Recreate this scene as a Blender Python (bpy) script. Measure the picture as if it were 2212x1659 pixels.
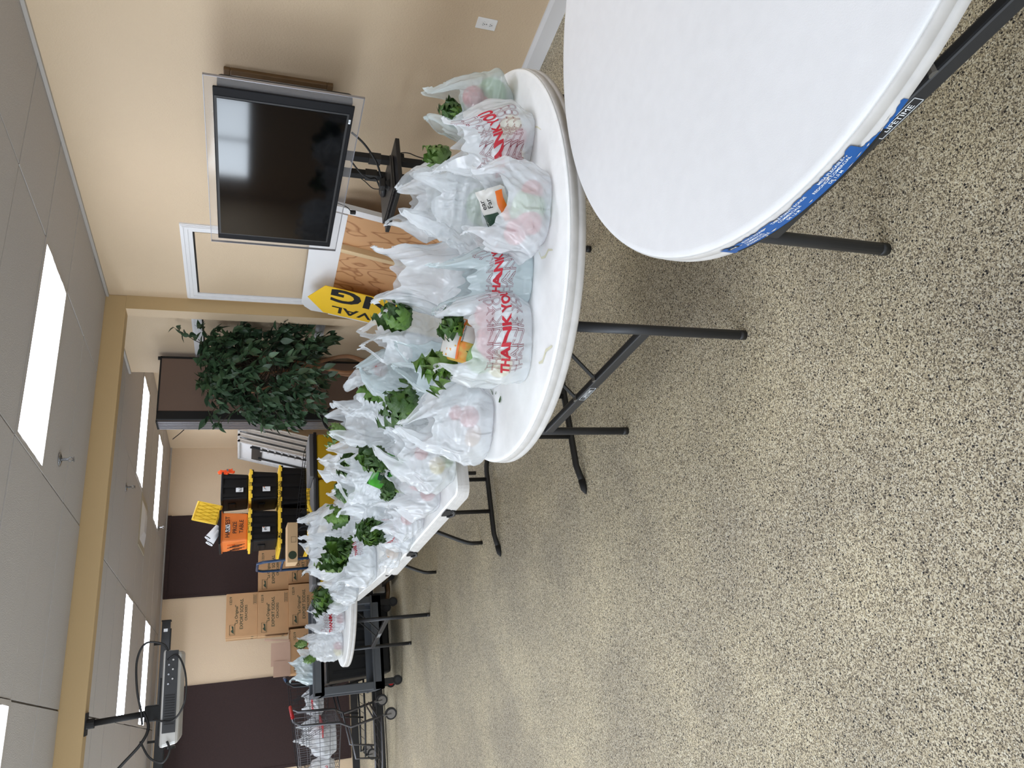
import bpy, math, random
import numpy as np
from mathutils import Matrix, Vector, Euler

for o in list(bpy.data.objects):
    bpy.data.objects.remove(o, do_unlink=True)
S = bpy.context.scene
C = S.collection
PI = math.pi

# ---------------------------------------------------------------- camera (photograph taken with the phone turned on its side)
def cam_axes(pitch, yaw, roll):
    f = np.array([math.sin(yaw)*math.cos(pitch), math.cos(yaw)*math.cos(pitch), -math.sin(pitch)])
    r = np.array([math.cos(yaw), -math.sin(yaw), 0.0]); d = np.cross(f, r)
    c, s = math.cos(roll), math.sin(roll)
    return c*r+s*d, -s*r+c*d, f
CR, CD, CF = cam_axes(0.348234831, 0.443999525, -0.0215924278)
cd = bpy.data.cameras.new('camera')
cd.sensor_fit = 'HORIZONTAL'; cd.sensor_width = 36.0; cd.lens = 36.0*1579.63572/2212.0
cd.clip_start = 0.05; cd.clip_end = 60
cam = bpy.data.objects.new('camera', cd); C.objects.link(cam)
cam.matrix_world = Matrix(((CD[0], CR[0], -CF[0], 0.0), (CD[1], CR[1], -CF[1], 0.0), (CD[2], CR[2], -CF[2], 1.641), (0, 0, 0, 1)))
S.camera = cam

# ---------------------------------------------------------------- world, daylight through the windows, exposure
wd = bpy.data.worlds.new('world'); S.world = wd; wd.use_nodes = True
wd.node_tree.nodes['Background'].inputs[0].default_value = (0.75, 0.85, 1.0, 1)
wd.node_tree.nodes['Background'].inputs[1].default_value = 1.0
S.view_settings.view_transform = 'Standard'; S.view_settings.look = 'None'
S.view_settings.gamma = 1.0; S.view_settings.use_curve_mapping = False
S.view_settings.exposure = 0.09
WIN_LEFT = [(-1.6, 1.0, .75, 2.25), (1.8, 4.4, .75, 2.25), (6.0, 8.6, .75, 2.25), (9.4, 11.4, 1.65, 2.45)]       # y and z ranges of left windows; third one added to brighten the back
WIN_REAR = [(-2.6, -0.4, .75, 2.25), (0.6, 2.8, .75, 2.25)]                  # x and z ranges of the windows in the rear wall
XL, XR, XA, YR, YB, ZC = -3.6, 3.532, 4.42, -3.2, 11.92, 2.743
def area(name, loc, rot, sx, sy, power, col):
    l = bpy.data.lights.new(name, 'AREA'); l.shape = 'RECTANGLE'; l.size = sx; l.size_y = sy; l.energy = power; l.color = col
    o = bpy.data.objects.new(name, l); C.objects.link(o); o.location = loc; o.rotation_euler = rot
    return o
DAY = (0.80, 0.90, 1.0)
for i, (a, b, c, d) in enumerate(WIN_LEFT):
    area('window_daylight', (XL-0.03, (a+b)/2, (c+d)/2), (0, -PI/2, 0), d-c, b-a, (85, 120, 70, 120)[i], DAY)  # third lamp stands in the added, unseen window
for a, b, c, d in WIN_REAR:
    area('window_daylight', ((a+b)/2, YR-0.03, (c+d)/2), (PI/2, 0, 0), b-a, d-c, 45, DAY)

# ---------------------------------------------------------------- materials
def srgb(r, g, b):
    return tuple(((c/255)/12.92 if c/255 <= 0.04045 else ((c/255+0.055)/1.055)**2.4) for c in (r, g, b))
MATS = {}
def mat(name, rgb, rough=0.5, metal=0.0, spec=0.5, var=0.0, vscale=8.0, bump=0.0, bscale=60.0, coat=0.0, stretch=None, alpha=None, emit=None, strength=1.0, trans=0.0, rgb2=None, detail=4.0):
    m = bpy.data.materials.new(name); m.use_nodes = True
    nt = m.node_tree; N = nt.nodes; L = nt.links; b = N['Principled BSDF']
    col = srgb(*rgb)+(1,)
    b.inputs['Base Color'].default_value = col
    b.inputs['Roughness'].default_value = rough; b.inputs['Metallic'].default_value = metal
    b.inputs['Specular IOR Level'].default_value = spec; b.inputs['Coat Weight'].default_value = coat
    if trans: b.inputs['Transmission Weight'].default_value = trans
    if emit is not None:
        b.inputs['Emission Color'].default_value = srgb(*emit)+(1,); b.inputs['Emission Strength'].default_value = strength
    tc = N.new('ShaderNodeTexCoord'); mp = N.new('ShaderNodeMapping'); L.new(tc.outputs['Object'], mp.inputs['Vector'])
    if stretch: mp.inputs['Scale'].default_value = stretch
    if var or rgb2:
        n = N.new('ShaderNodeTexNoise'); n.inputs['Scale'].default_value = vscale; n.inputs['Detail'].default_value = detail
        L.new(mp.outputs[0], n.inputs['Vector'])
        r = N.new('ShaderNodeValToRGB'); r.color_ramp.elements[0].position = 0.3; r.color_ramp.elements[1].position = 0.7
        c2 = srgb(*rgb2)+(1,) if rgb2 else tuple(c*(1-var) for c in col[:3])+(1,)
        r.color_ramp.elements[0].color = c2; r.color_ramp.elements[1].color = col
        L.new(n.outputs['Fac'], r.inputs['Fac']); L.new(r.outputs['Color'], b.inputs['Base Color'])
    if bump:
        n = N.new('ShaderNodeTexNoise'); n.inputs['Scale'].default_value = bscale; n.inputs['Detail'].default_value = 3
        L.new(mp.outputs[0], n.inputs['Vector'])
        bp = N.new('ShaderNodeBump'); bp.inputs['Strength'].default_value = bump; bp.inputs['Distance'].default_value = 0.01
        L.new(n.outputs['Fac'], bp.inputs['Height']); L.new(bp.outputs[0], b.inputs['Normal'])
    MATS[name] = m
    return m
mat('wall_paint', (211, 188, 158), 0.55, bump=0.25, bscale=110, var=0.04, vscale=1.5)
mat('shaded_wall_paint', (184, 157, 114), 0.6, bump=0.12, bscale=90)  # wall paint with the golden shade of the front faces put into its colour
mat('ceiling_tile', (187, 182, 178), 0.95, spec=0.1, var=0.07, vscale=70, bump=0.25, bscale=160)
mat('grid_metal', (178, 172, 166), 0.6, spec=0.3)
mat('trim_white', (226, 225, 226), 0.4, var=0.03, vscale=5)
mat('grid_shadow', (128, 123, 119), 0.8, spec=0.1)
mat('dark_gap', (40, 36, 32), 0.9)
mat('diffuser', (240, 240, 245), 0.4, emit=(236, 243, 255), strength=8.5)
mat('vent_panel', (176, 166, 146), 0.7)
mat('table_plastic', (231, 231, 232), 0.42, var=0.035, vscale=26, bump=0.08, bscale=420, detail=8)
mat('table_used', (246, 246, 245), 0.5, var=0.08, vscale=14, bump=0.08, bscale=420, detail=9)
mat('rim_worn', (206, 203, 200), 0.55, var=0.14, vscale=22, detail=8)
mat('leg_metal', (50, 51, 54), 0.42, metal=0.25)
mat('leg_dark', (26, 25, 24), 0.5)
mat('black_plastic', (24, 24, 26), 0.45)
mat('black_tote', (12, 12, 15), 0.6, spec=0.3)
mat('tote_yellow', (246, 206, 62), 0.5)
mat('bin_yellow', (214, 172, 18), 0.55, var=0.08, vscale=3)
mat('grey_lid', (96, 96, 98), 0.5)
mat('orange_plastic', (224, 120, 48), 0.55)
mat('orange_cloth', (255, 92, 30), 0.7, bump=0.4, bscale=40)
mat('white_paper', (236, 236, 238), 0.8)
mat('cardboard', (178, 138, 98), 0.85, var=0.06, vscale=9)
mat('cardboard_light', (214, 180, 138), 0.85, var=0.05, vscale=9)
mat('cardboard_pink', (178, 146, 126), 0.85, var=0.05, vscale=9)
mat('ink_green', (48, 62, 44), 0.8)
mat('ink_black', (22, 20, 20), 0.8)
mat('ink_red', (176, 20, 40), 0.6)
mat('ink_outline', (126, 44, 58), 0.7)
mat('sign_yellow', (236, 190, 22), 0.5)
mat('brown_shade', (50, 32, 30), 0.85, stretch=(1, 1, 1), var=0.25, vscale=60, bump=0.3, bscale=200)
mat('partition_cloth', (128, 107, 95), 0.95, var=0.12, vscale=260, bump=0.2, bscale=500, spec=0.1)
mat('aluminium', (150, 150, 156), 0.35, metal=0.8)
mat('black_matte', (14, 13, 13), 0.7)
mat('tv_black', (10, 11, 16), 0.55, spec=0.2)
mat('tv_screen', (3, 3, 5), 0.06, spec=0.2)
mat('laptop_grey', (70, 66, 62), 0.45, metal=0.3)
mat('silver_plastic', (178, 176, 172), 0.4, metal=0.2)
mat('chrome', (150, 152, 156), 0.25, metal=0.9)
mat('wood_frame', (104, 76, 44), 0.5, var=0.3, vscale=10, stretch=(4, 1, 1))
mat('lumber', (218, 190, 148), 0.7, var=0.1, vscale=6, stretch=(6, 6, 0.6))
mat('cart_grey', (78, 82, 88), 0.5)
mat('cart_wire', (96, 96, 100), 0.35, metal=0.7)
mat('cart_wire_dark', (34, 36, 40), 0.4, metal=0.5)
mat('cart_red', (176, 18, 26), 0.45)
mat('rubber', (34, 33, 34), 0.7)
mat('wheel_grey', (128, 124, 120), 0.6)
mat('blue_paint', (30, 58, 92), 0.35)
mat('label_blue', (22, 88, 160), 0.35, var=0.1, vscale=40)
mat('label_white', (232, 236, 240), 0.5)
mat('label_black', (20, 22, 26), 0.4)
mat('leaf_ficus', (62, 86, 56), 0.45, rgb2=(40, 62, 46), vscale=3)
mat('twig', (58, 50, 36), 0.8)
mat('leaf_ficus_pale', (98, 122, 84), 0.5, rgb2=(70, 98, 80), vscale=3)
mat('bark', (150, 108, 76), 0.8, var=0.35, vscale=14, bump=0.5, bscale=40, stretch=(1, 1, 0.3))
mat('lettuce', (106, 142, 56), 0.45, rgb2=(62, 98, 34), vscale=10, bump=0.4, bscale=45)
mat('leaf_dark', (74, 108, 46), 0.5, rgb2=(40, 68, 28), vscale=16, bump=0.4, bscale=60)
mat('leaf_pale', (120, 146, 76), 0.45, rgb2=(78, 108, 52), vscale=9, bump=0.3, bscale=50)
mat('fruit_red', (200, 36, 32), 0.35, rgb2=(168, 26, 30), vscale=12)
mat('fruit_yellow', (226, 206, 96), 0.4, rgb2=(212, 184, 80), vscale=8)
mat('veg_green', (120, 160, 96), 0.5, rgb2=(150, 182, 126), vscale=10)
mat('veg_tan', (208, 170, 128), 0.55, rgb2=(188, 140, 98), vscale=10)
mat('carrot_mix', (226, 120, 34), 0.4, rgb2=(206, 196, 96), vscale=34)
mat('salad_green', (70, 170, 40), 0.35, rgb2=(44, 120, 32), vscale=20)
mat('pouch_white', (212, 210, 204), 0.3)
mat('pouch_green', (24, 60, 40), 0.35)
mat('pouch_orange', (228, 112, 30), 0.35)
mat('cable', (18, 18, 20), 0.5)
mat('stain', (224, 221, 194), 0.6)
mat('outlet_white', (236, 234, 232), 0.35)
mat('baseboard_paint', (216, 214, 214), 0.4)
mat('outside_white', (230, 238, 250), 0.8)

def wood_ply():
    m = mat('plywood', (196, 146, 98), 0.65); nt = m.node_tree; N = nt.nodes; L = nt.links; b = N['Principled BSDF']
    tc = N.new('ShaderNodeTexCoord'); mp = N.new('ShaderNodeMapping'); mp.inputs['Scale'].default_value = (1, 2.2, 1.0)
    n = N.new('ShaderNodeTexNoise'); n.inputs['Scale'].default_value = 1.6; n.inputs['Detail'].default_value = 2.5
    w = N.new('ShaderNodeMath'); w.operation = 'MULTIPLY'; w.inputs[1].default_value = 22.0
    s = N.new('ShaderNodeMath'); s.operation = 'PINGPONG'; s.inputs[1].default_value = 1.0
    r = N.new('ShaderNodeValToRGB'); r.color_ramp.elements[0].color = srgb(158, 106, 64)+(1,); r.color_ramp.elements[1].color = srgb(204, 156, 110)+(1,)
    r.color_ramp.elements[0].position = 0.0; r.color_ramp.elements[1].position = 0.3
    L.new(tc.outputs['Object'], mp.inputs[0]); L.new(mp.outputs[0], n.inputs['Vector']); L.new(n.outputs['Fac'], w.inputs[0])
    L.new(w.outputs[0], s.inputs[0]); L.new(s.outputs[0], r.inputs[0]); L.new(r.outputs[0], b.inputs['Base Color'])
wood_ply()

def tube_lens():
    m = mat('tube_diffuser', (240, 240, 245), 0.4, emit=(236, 243, 255), strength=8.5); nt = m.node_tree; N = nt.nodes; L = nt.links; b = N['Principled BSDF']
    tc = N.new('ShaderNodeTexCoord'); sp = N.new('ShaderNodeSeparateXYZ'); L.new(tc.outputs['Object'], sp.inputs[0])
    a = N.new('ShaderNodeMath'); a.operation = 'MULTIPLY'; a.inputs[1].default_value = 3*PI/.61; L.new(sp.outputs[1], a.inputs[0])
    c = N.new('ShaderNodeMath'); c.operation = 'SINE'; L.new(a.outputs[0], c.inputs[0])
    d = N.new('ShaderNodeMath'); d.operation = 'ABSOLUTE'; L.new(c.outputs[0], d.inputs[0])
    r = N.new('ShaderNodeMapRange'); r.interpolation_type = 'SMOOTHSTEP'; r.inputs[1].default_value = .25; r.inputs[2].default_value = .9; r.inputs[3].default_value = .82; r.inputs[4].default_value = 13.5
    L.new(d.outputs[0], r.inputs[0]); L.new(r.outputs[0], b.inputs['Emission Strength'])
tube_lens()

def floor_mat():
    m = bpy.data.materials.new('speckled_floor'); m.use_nodes = True; MATS['speckled_floor'] = m
    nt = m.node_tree; N = nt.nodes; L = nt.links; b = N['Principled BSDF']; b.inputs['Roughness'].default_value = 0.5; b.inputs['Specular IOR Level'].default_value = 0.25
    tc = N.new('ShaderNodeTexCoord')
    def vor(scale):
        v = N.new('ShaderNodeTexVoronoi'); v.inputs['Scale'].default_value = scale; L.new(tc.outputs['Object'], v.inputs['Vector']); return v
    def ramp(src, stops, const=False):
        r = N.new('ShaderNodeValToRGB'); e = r.color_ramp
        if const: e.interpolation = 'CONSTANT'
        while len(e.elements) < len(stops): e.elements.new(0.5)
        for el, (p, c) in zip(e.elements, stops): el.position = p; el.color = c+(1,)
        L.new(src, r.inputs[0]); return r
    def mix(fac, a, bb, mode='MIX'):
        x = N.new('ShaderNodeMix'); x.data_type = 'RGBA'; x.blend_type = mode
        if isinstance(fac, float): x.inputs[0].default_value = fac
        else: L.new(fac, x.inputs[0])
        L.new(a, x.inputs[6])
        if isinstance(bb, tuple): x.inputs[7].default_value = bb+(1,)
        else: L.new(bb, x.inputs[7])
        return x.outputs[2]
    v1 = vor(330.0); sep = N.new('ShaderNodeSeparateColor'); L.new(v1.outputs['Color'], sep.inputs[0])
    base = ramp(sep.outputs[0], [(0.0, srgb(104, 96, 84)), (0.18, srgb(158, 146, 124)), (0.38, srgb(200, 187, 158)), (0.64, srgb(228, 217, 190)), (0.88, srgb(242, 236, 216))], True)
    v2 = vor(100.0); sep2 = N.new('ShaderNodeSeparateColor'); L.new(v2.outputs['Color'], sep2.inputs[0])
    near = ramp(v2.outputs['Distance'], [(0.0, (1, 1, 1)), (0.27, (1, 1, 1)), (0.36, (0, 0, 0))])
    pick = ramp(sep2.outputs[1], [(0.0, (1, 1, 1)), (0.15, (0, 0, 0))], True)
    mm = N.new('ShaderNodeMath'); mm.operation = 'MULTIPLY'; L.new(near.outputs[0], mm.inputs[0]); L.new(pick.outputs[0], mm.inputs[1])
    c1 = mix(mm.outputs[0], base.outputs[0], srgb(46, 44, 46))
    v3 = vor(250.0); sep3 = N.new('ShaderNodeSeparateColor'); L.new(v3.outputs['Color'], sep3.inputs[0])
    pk3 = ramp(sep3.outputs[2], [(0.0, (1, 1, 1)), (0.10, (0, 0, 0))], True)
    nr3 = ramp(v3.outputs['Distance'], [(0.0, (1, 1, 1)), (0.3, (1, 1, 1)), (0.45, (0, 0, 0))])
    m3 = N.new('ShaderNodeMath'); m3.operation = 'MULTIPLY'; L.new(pk3.outputs[0], m3.inputs[0]); L.new(nr3.outputs[0], m3.inputs[1])
    c2 = mix(m3.outputs[0], c1, srgb(70, 64, 58))
    n = N.new('ShaderNodeTexNoise'); n.inputs['Scale'].default_value = 1.7; n.inputs['Detail'].default_value = 5; L.new(tc.outputs['Object'], n.inputs['Vector'])
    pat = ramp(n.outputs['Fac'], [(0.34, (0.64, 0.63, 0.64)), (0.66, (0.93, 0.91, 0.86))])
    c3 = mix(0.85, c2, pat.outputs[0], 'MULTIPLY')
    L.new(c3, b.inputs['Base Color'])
    bp = N.new('ShaderNodeBump'); bp.inputs['Strength'].default_value = 0.25; bp.inputs['Distance'].default_value = 0.004
    L.new(v1.outputs['Distance'], bp.inputs['Height']); L.new(bp.outputs[0], b.inputs['Normal'])
floor_mat()

def plastic_film(name, rgb, transp, transl, gloss=0.22):
    m = bpy.data.materials.new(name); m.use_nodes = True; MATS[name] = m
    nt = m.node_tree; N = nt.nodes; L = nt.links; b = N['Principled BSDF']; out = N['Material Output']
    col = srgb(*rgb)+(1,); b.inputs['Base Color'].default_value = col; b.inputs['Roughness'].default_value = gloss; b.inputs['Specular IOR Level'].default_value = 0.6; b.inputs['Coat Weight'].default_value = 0.8; b.inputs['Coat Roughness'].default_value = 0.1
    tc = N.new('ShaderNodeTexCoord'); mp = N.new('ShaderNodeMapping'); mp.inputs['Scale'].default_value = (1, 1, 0.45); L.new(tc.outputs['Object'], mp.inputs[0])
    n = N.new('ShaderNodeTexNoise'); n.noise_type = 'RIDGED_MULTIFRACTAL'; n.inputs['Scale'].default_value = 17; n.inputs['Detail'].default_value = 5; n.inputs['Distortion'].default_value = 1.2; L.new(mp.outputs[0], n.inputs['Vector'])
    v = N.new('ShaderNodeTexVoronoi'); v.feature = 'DISTANCE_TO_EDGE'; v.inputs['Scale'].default_value = 13; L.new(mp.outputs[0], v.inputs['Vector'])
    ad = N.new('ShaderNodeMath'); ad.operation = 'MULTIPLY_ADD'; ad.inputs[1].default_value = 0.5; L.new(v.outputs['Distance'], ad.inputs[0]); L.new(n.outputs['Fac'], ad.inputs[2])
    bp = N.new('ShaderNodeBump'); bp.inputs['Strength'].default_value = 0.9; bp.inputs['Distance'].default_value = 0.020; L.new(ad.outputs[0], bp.inputs['Height']); L.new(bp.outputs[0], b.inputs['Normal'])
    tl = N.new('ShaderNodeBsdfTranslucent'); tl.inputs[0].default_value = col; L.new(bp.outputs[0], tl.inputs['Normal'])
    tr = N.new('ShaderNodeBsdfTransparent'); tr.inputs[0].default_value = (0.97, 0.98, 0.98, 1)
    m1 = N.new('ShaderNodeMixShader'); m1.inputs[0].default_value = transl; L.new(b.outputs[0], m1.inputs[1]); L.new(tl.outputs[0], m1.inputs[2])
    m2 = N.new('ShaderNodeMixShader'); m2.inputs[0].default_value = transp; L.new(m1.outputs[0], m2.inputs[1]); L.new(tr.outputs[0], m2.inputs[2])
    L.new(m2.outputs[0], out.inputs[0])
plastic_film('bag_film', (236, 240, 244), 0.36, 0.25)
plastic_film('bag_film_clear', (214, 224, 224), 0.48, 0.25)
plastic_film('bag_film_grey', (206, 219, 222), 0.25, 0.25)
plastic_film('clear_wrap', (236, 240, 240), 0.7, 0.3, 0.12)
def acrylic():
    m = bpy.data.materials.new('clear_acrylic'); m.use_nodes = True; MATS['clear_acrylic'] = m
    nt = m.node_tree; N = nt.nodes; L = nt.links; b = N['Principled BSDF']; out = N['Material Output']
    b.inputs['Base Color'].default_value = srgb(190, 186, 186)+(1,); b.inputs['Roughness'].default_value = 0.08
    tr = N.new('ShaderNodeBsdfTransparent'); mx = N.new('ShaderNodeMixShader'); mx.inputs[0].default_value = 0.85
    L.new(b.outputs[0], mx.inputs[1]); L.new(tr.outputs[0], mx.inputs[2]); L.new(mx.outputs[0], out.inputs[0])
acrylic()

# ---------------------------------------------------------------- mesh helpers
class G:
    def __init__(s): s.v = []; s.f = []
    def add(s, vs, fs):
        n = len(s.v); s.v += [tuple(map(float, p)) for p in vs]; s.f += [tuple(i+n for i in q) for q in fs]; return s
    def box(s, x0, y0, z0, x1, y1, z1):
        return s.add([(x0,y0,z0),(x1,y0,z0),(x1,y1,z0),(x0,y1,z0),(x0,y0,z1),(x1,y0,z1),(x1,y1,z1),(x0,y1,z1)],
                     [(0,3,2,1),(4,5,6,7),(0,1,5,4),(1,2,6,5),(2,3,7,6),(3,0,4,7)])
    def frus(s, x0, y0, x1, y1, z0, X0, Y0, X1, Y1, z1):
        return s.add([(x0,y0,z0),(x1,y0,z0),(x1,y1,z0),(x0,y1,z0),(X0,Y0,z1),(X1,Y0,z1),(X1,Y1,z1),(X0,Y1,z1)],
                     [(0,3,2,1),(4,5,6,7),(0,1,5,4),(1,2,6,5),(2,3,7,6),(3,0,4,7)])
    def tube(s, pts, r, n=8, closed=False, flat=1.0, cap=True):
        P = [Vector(p) for p in pts]; m = len(P); rs = r if hasattr(r, '__len__') else [r]*m
        vs = []; up = None
        for i, p in enumerate(P):
            a = P[(i-1) % m] if (closed or i > 0) else P[i]; b = P[(i+1) % m] if (closed or i < m-1) else P[i]
            t = (b-a).normalized()
            if up is None:
                up = Vector((0,0,1)) if abs(t.z) < 0.9 else Vector((1,0,0))
            u = (up - t*up.dot(t))
            if u.length < 1e-5: u = t.orthogonal()
            u.normalize(); w = t.cross(u); up = u
            for k in range(n):
                an = 2*PI*k/n+PI/n
                vs.append(p + u*(rs[i]*math.cos(an)) + w*(rs[i]*flat*math.sin(an)))
        fs = []
        for i in range(m if closed else m-1):
            j = (i+1) % m
            for k in range(n):
                fs.append((i*n+k, i*n+(k+1) % n, j*n+(k+1) % n, j*n+k))
        if cap and not closed:
            fs.append(tuple(range(n-1, -1, -1))); fs.append(tuple((m-1)*n+k for k in range(n)))
        return s.add(vs, fs)
    def lathe(s, prof, n=32, c=(0,0,0), close=False):
        vs = []; fs = []
        for r, z in prof:
            for k in range(n):
                a = 2*PI*k/n; vs.append((c[0]+r*math.cos(a), c[1]+r*math.sin(a), c[2]+z))
        for i in range(len(prof)-1):
            for k in range(n):
                fs.append((i*n+k, i*n+(k+1) % n, (i+1)*n+(k+1) % n, (i+1)*n+k))
        if prof[0][0] > 1e-6: fs.append(tuple(range(n-1, -1, -1)))
        if prof[-1][0] > 1e-6: fs.append(tuple((len(prof)-1)*n+k for k in range(n)))
        return s.add(vs, fs)
    def prism(s, poly, a, b, axis='z'):
        n = len(poly)
        def pt(u, v, w): return {'z': (u, v, w), 'y': (u, w, v), 'x': (w, u, v)}[axis]
        vs = [pt(u, v, a) for u, v in poly]+[pt(u, v, b) for u, v in poly]
        fs = [tuple(range(n-1, -1, -1)), tuple(range(n, 2*n))]+[(i, (i+1) % n, n+(i+1) % n, n+i) for i in range(n)]
        return s.add(vs, fs)
    def grid(s, pts, nu, nv, wrap=False):
        fs = []
        for j in range(nv-1):
            for i in range(nu if wrap else nu-1):
                i2 = (i+1) % nu; fs.append((j*nu+i, j*nu+i2, (j+1)*nu+i2, (j+1)*nu+i))
        return s.add(pts, fs)
    def mesh(s, name, m, smooth=False):
        me = bpy.data.meshes.new(name); me.from_pydata(s.v, [], s.f)
        if m: me.materials.append(MATS[m])
        if smooth: me.polygons.foreach_set('use_smooth', [True]*len(me.polygons))
        me.update(); return me
    def build(s, name, m, parent=None, smooth=False, bevel=0.0, loc=None, rot=None, seg=2):
        return put(name, s.mesh(name, m, smooth), parent, loc, rot, bevel, seg)
def put(name, me, parent=None, loc=None, rot=None, bevel=0.0, seg=2):
    o = bpy.data.objects.new(name, me); C.objects.link(o)
    if parent is not None: o.parent = parent
    if loc is not None: o.location = loc
    if rot is not None: o.rotation_euler = rot
    if bevel:
        b = o.modifiers.new('bevel', 'BEVEL'); b.width = bevel; b.segments = seg; b.limit_method = 'ANGLE'
    return o
def tag(o, label, cat, group=None):
    o['label'] = label; o['category'] = cat
    if group: o['group'] = group
    return o
def thing(name, label, cat, loc=(0,0,0), rot=(0,0,0), group=None):
    o = bpy.data.objects.new(name, None); C.objects.link(o); o.location = loc
    o.rotation_euler = (0,0,rot) if isinstance(rot, (int, float)) else rot
    o['kind'] = 'thing'
    return tag(o, label, cat, group)
def struct(o): o['kind'] = 'structure'; return o
def dup(root, loc, rot, label, group=None):
    r = root.copy(); C.objects.link(r); r.location = loc; r.rotation_euler = (0,0,rot) if isinstance(rot, (int, float)) else rot
    r['label'] = label
    if group: r['group'] = group
    for ch in list(root.children):
        c = ch.copy(); C.objects.link(c); c.parent = r
        for g in list(ch.children):
            d = g.copy(); C.objects.link(d); d.parent = c
    return r

# ---------------------------------------------------------------- lettering (made once, before the scene fills up)
TXT = {}
def text_geo(body, outline=False, bold=0.0):
    key = (body, outline, bold)
    if key in TXT: return TXT[key]
    cu = bpy.data.curves.new('lettering', 'FONT'); cu.body = body; cu.size = 1.0; cu.resolution_u = 3; cu.align_x = 'CENTER'
    cu.offset = bold
    if outline: cu.fill_mode = 'NONE'; cu.bevel_depth = 0.013; cu.bevel_resolution = 0
    ob = bpy.data.objects.new('lettering', cu); C.objects.link(ob)
    dg = bpy.context.evaluated_depsgraph_get(); dg.update()
    me = bpy.data.meshes.new_from_object(ob.evaluated_get(dg))
    v = np.zeros(len(me.vertices)*3); me.vertices.foreach_get('co', v); v = v.reshape(-1, 3)
    f = [tuple(p.vertices) for p in me.polygons]
    bpy.data.objects.remove(ob, do_unlink=True); bpy.data.curves.remove(cu); bpy.data.meshes.remove(me)
    TXT[key] = (v, f)
    return TXT[key]
def text_geo_split(body, maxlen, outline=False, bold=0.0):
    """lettering with long faces cut so that it can follow a curved surface"""
    key = (body, outline, bold, maxlen)
    if key in TXT: return TXT[key]
    import bmesh
    v, f = text_geo(body, outline, bold)
    bm = bmesh.new(); bv = [bm.verts.new(p) for p in v]
    for q in f:
        try: bm.faces.new([bv[i] for i in q])
        except ValueError: pass
    for _ in range(3):
        es = [e for e in bm.edges if e.calc_length() > maxlen]
        if not es: break
        bmesh.ops.subdivide_edges(bm, edges=es, cuts=1)
        bmesh.ops.triangulate(bm, faces=[fa for fa in bm.faces if len(fa.verts) > 4])
    bm.verts.index_update()
    V = np.array([tuple(p.co) for p in bm.verts]); F = [tuple(p.index for p in fa.verts) for fa in bm.faces]
    bm.free(); TXT[key] = (V, F); return TXT[key]
def write(name, body, size, m, parent, loc, rot, bold=0.0, outline=False, sx=1.0):
    v, f = text_geo(body, outline, bold)
    g = G(); g.add(v*np.array([size*sx, size, size]), f)
    return g.build(name, m, parent, loc=loc, rot=rot)
for t in ('THANK YOU',):
    text_geo(t); text_geo_split(t, 0.25, True); text_geo_split(t, 0.2, False, 0.045)
for t in ('TIVAL', 'NG', '13219', '"La Original"', 'EXPORT SODAS.', 'CRACKERS', 'LIFETIME', 'HARVEST', 'PRIZE', 'TABLE', '12'):
    text_geo(t, False, 0.012)

# ================================================================ THE ROOM
struct(G().box(XL-.2, YR-.2, -.1, XA+.2, YB+.2, 0).build('floor', 'speckled_floor'))
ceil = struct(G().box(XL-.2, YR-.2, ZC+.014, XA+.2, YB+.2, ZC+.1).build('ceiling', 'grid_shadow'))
struct(G().box(XR, YR, 0, XR+.12, 7.337, ZC+.014).build('wall_right', 'wall_paint'))
struct(G().box(XR+.12, 7.217, 0, XA, 7.337, ZC+.014).build('wall_return', 'wall_paint'))
struct(G().box(XA, 7.337, 0, XA+.12, YB, ZC+.014).build('wall_alcove', 'wall_paint'))
struct(G().box(XL, YB, 0, XA+.12, YB+.12, ZC+.014).build('wall_back', 'wall_paint'))
def wall_with_windows(name, horiz, fixed, a0, a1, wins, t=.12):
    g = G(); f0, f1 = fixed-t, fixed
    def bx(p, q, za, zb):
        if horiz: g.box(p, f0, za, q, f1, zb)
        else: g.box(f0, p, za, f1, q, zb)
    cur = a0
    for p, q, z0, z1 in wins:
        bx(cur, p, 0, ZC+.014); bx(p, q, 0, z0); bx(p, q, z1, ZC+.014); cur = q
    bx(cur, a1, 0, ZC+.014)
    w = struct(g.build(name, 'wall_paint'))
    return w
wall_with_windows('wall_left', False, XL, YR, YB, WIN_LEFT)
wall_with_windows('wall_rear', True, YR, XL, XR+.12, WIN_REAR)
n = 3
for p, q, za, zb in WIN_LEFT:  # third frame belongs to the window added for its light
    g = G()
    for y in (p, (p+q)/2-.02, q-.05): g.box(XL-.01, y, za, XL+.03, y+.05, zb)
    g.box(XL-.01, p, za, XL+.03, q, za+.05); g.box(XL-.01, p, zb-.05, XL+.03, q, zb)
    struct(g.build('window_%d' % n, 'trim_white')); n += 1
for p, q, za, zb in WIN_REAR:
    g = G()
    for x in (p, (p+q)/2-.02, q-.05): g.box(x, YR-.01, za, x+.05, YR+.03, zb)
    g.box(p, YR-.01, za, q, YR+.03, za+.05); g.box(p, YR-.01, zb-.05, q, YR+.03, zb)
    struct(g.build('window_%d' % n, 'trim_white')); n += 1
# pilaster and dropped beam
struct(G().box(XL, 5.87, 2.59, XR, 5.995, ZC+.014).build('beam', 'shaded_wall_paint', bevel=.006))
pil = struct(G().box(3.407, 5.872, 0, XR, 5.995, 2.59).build('pilaster', 'wall_paint'))
G().box(3.407, 5.868, 0, XR, 5.872, 2.592).build('front_shade_skin', 'shaded_wall_paint', pil)  # thin added skin that carries this side's shade in its colour
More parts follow.
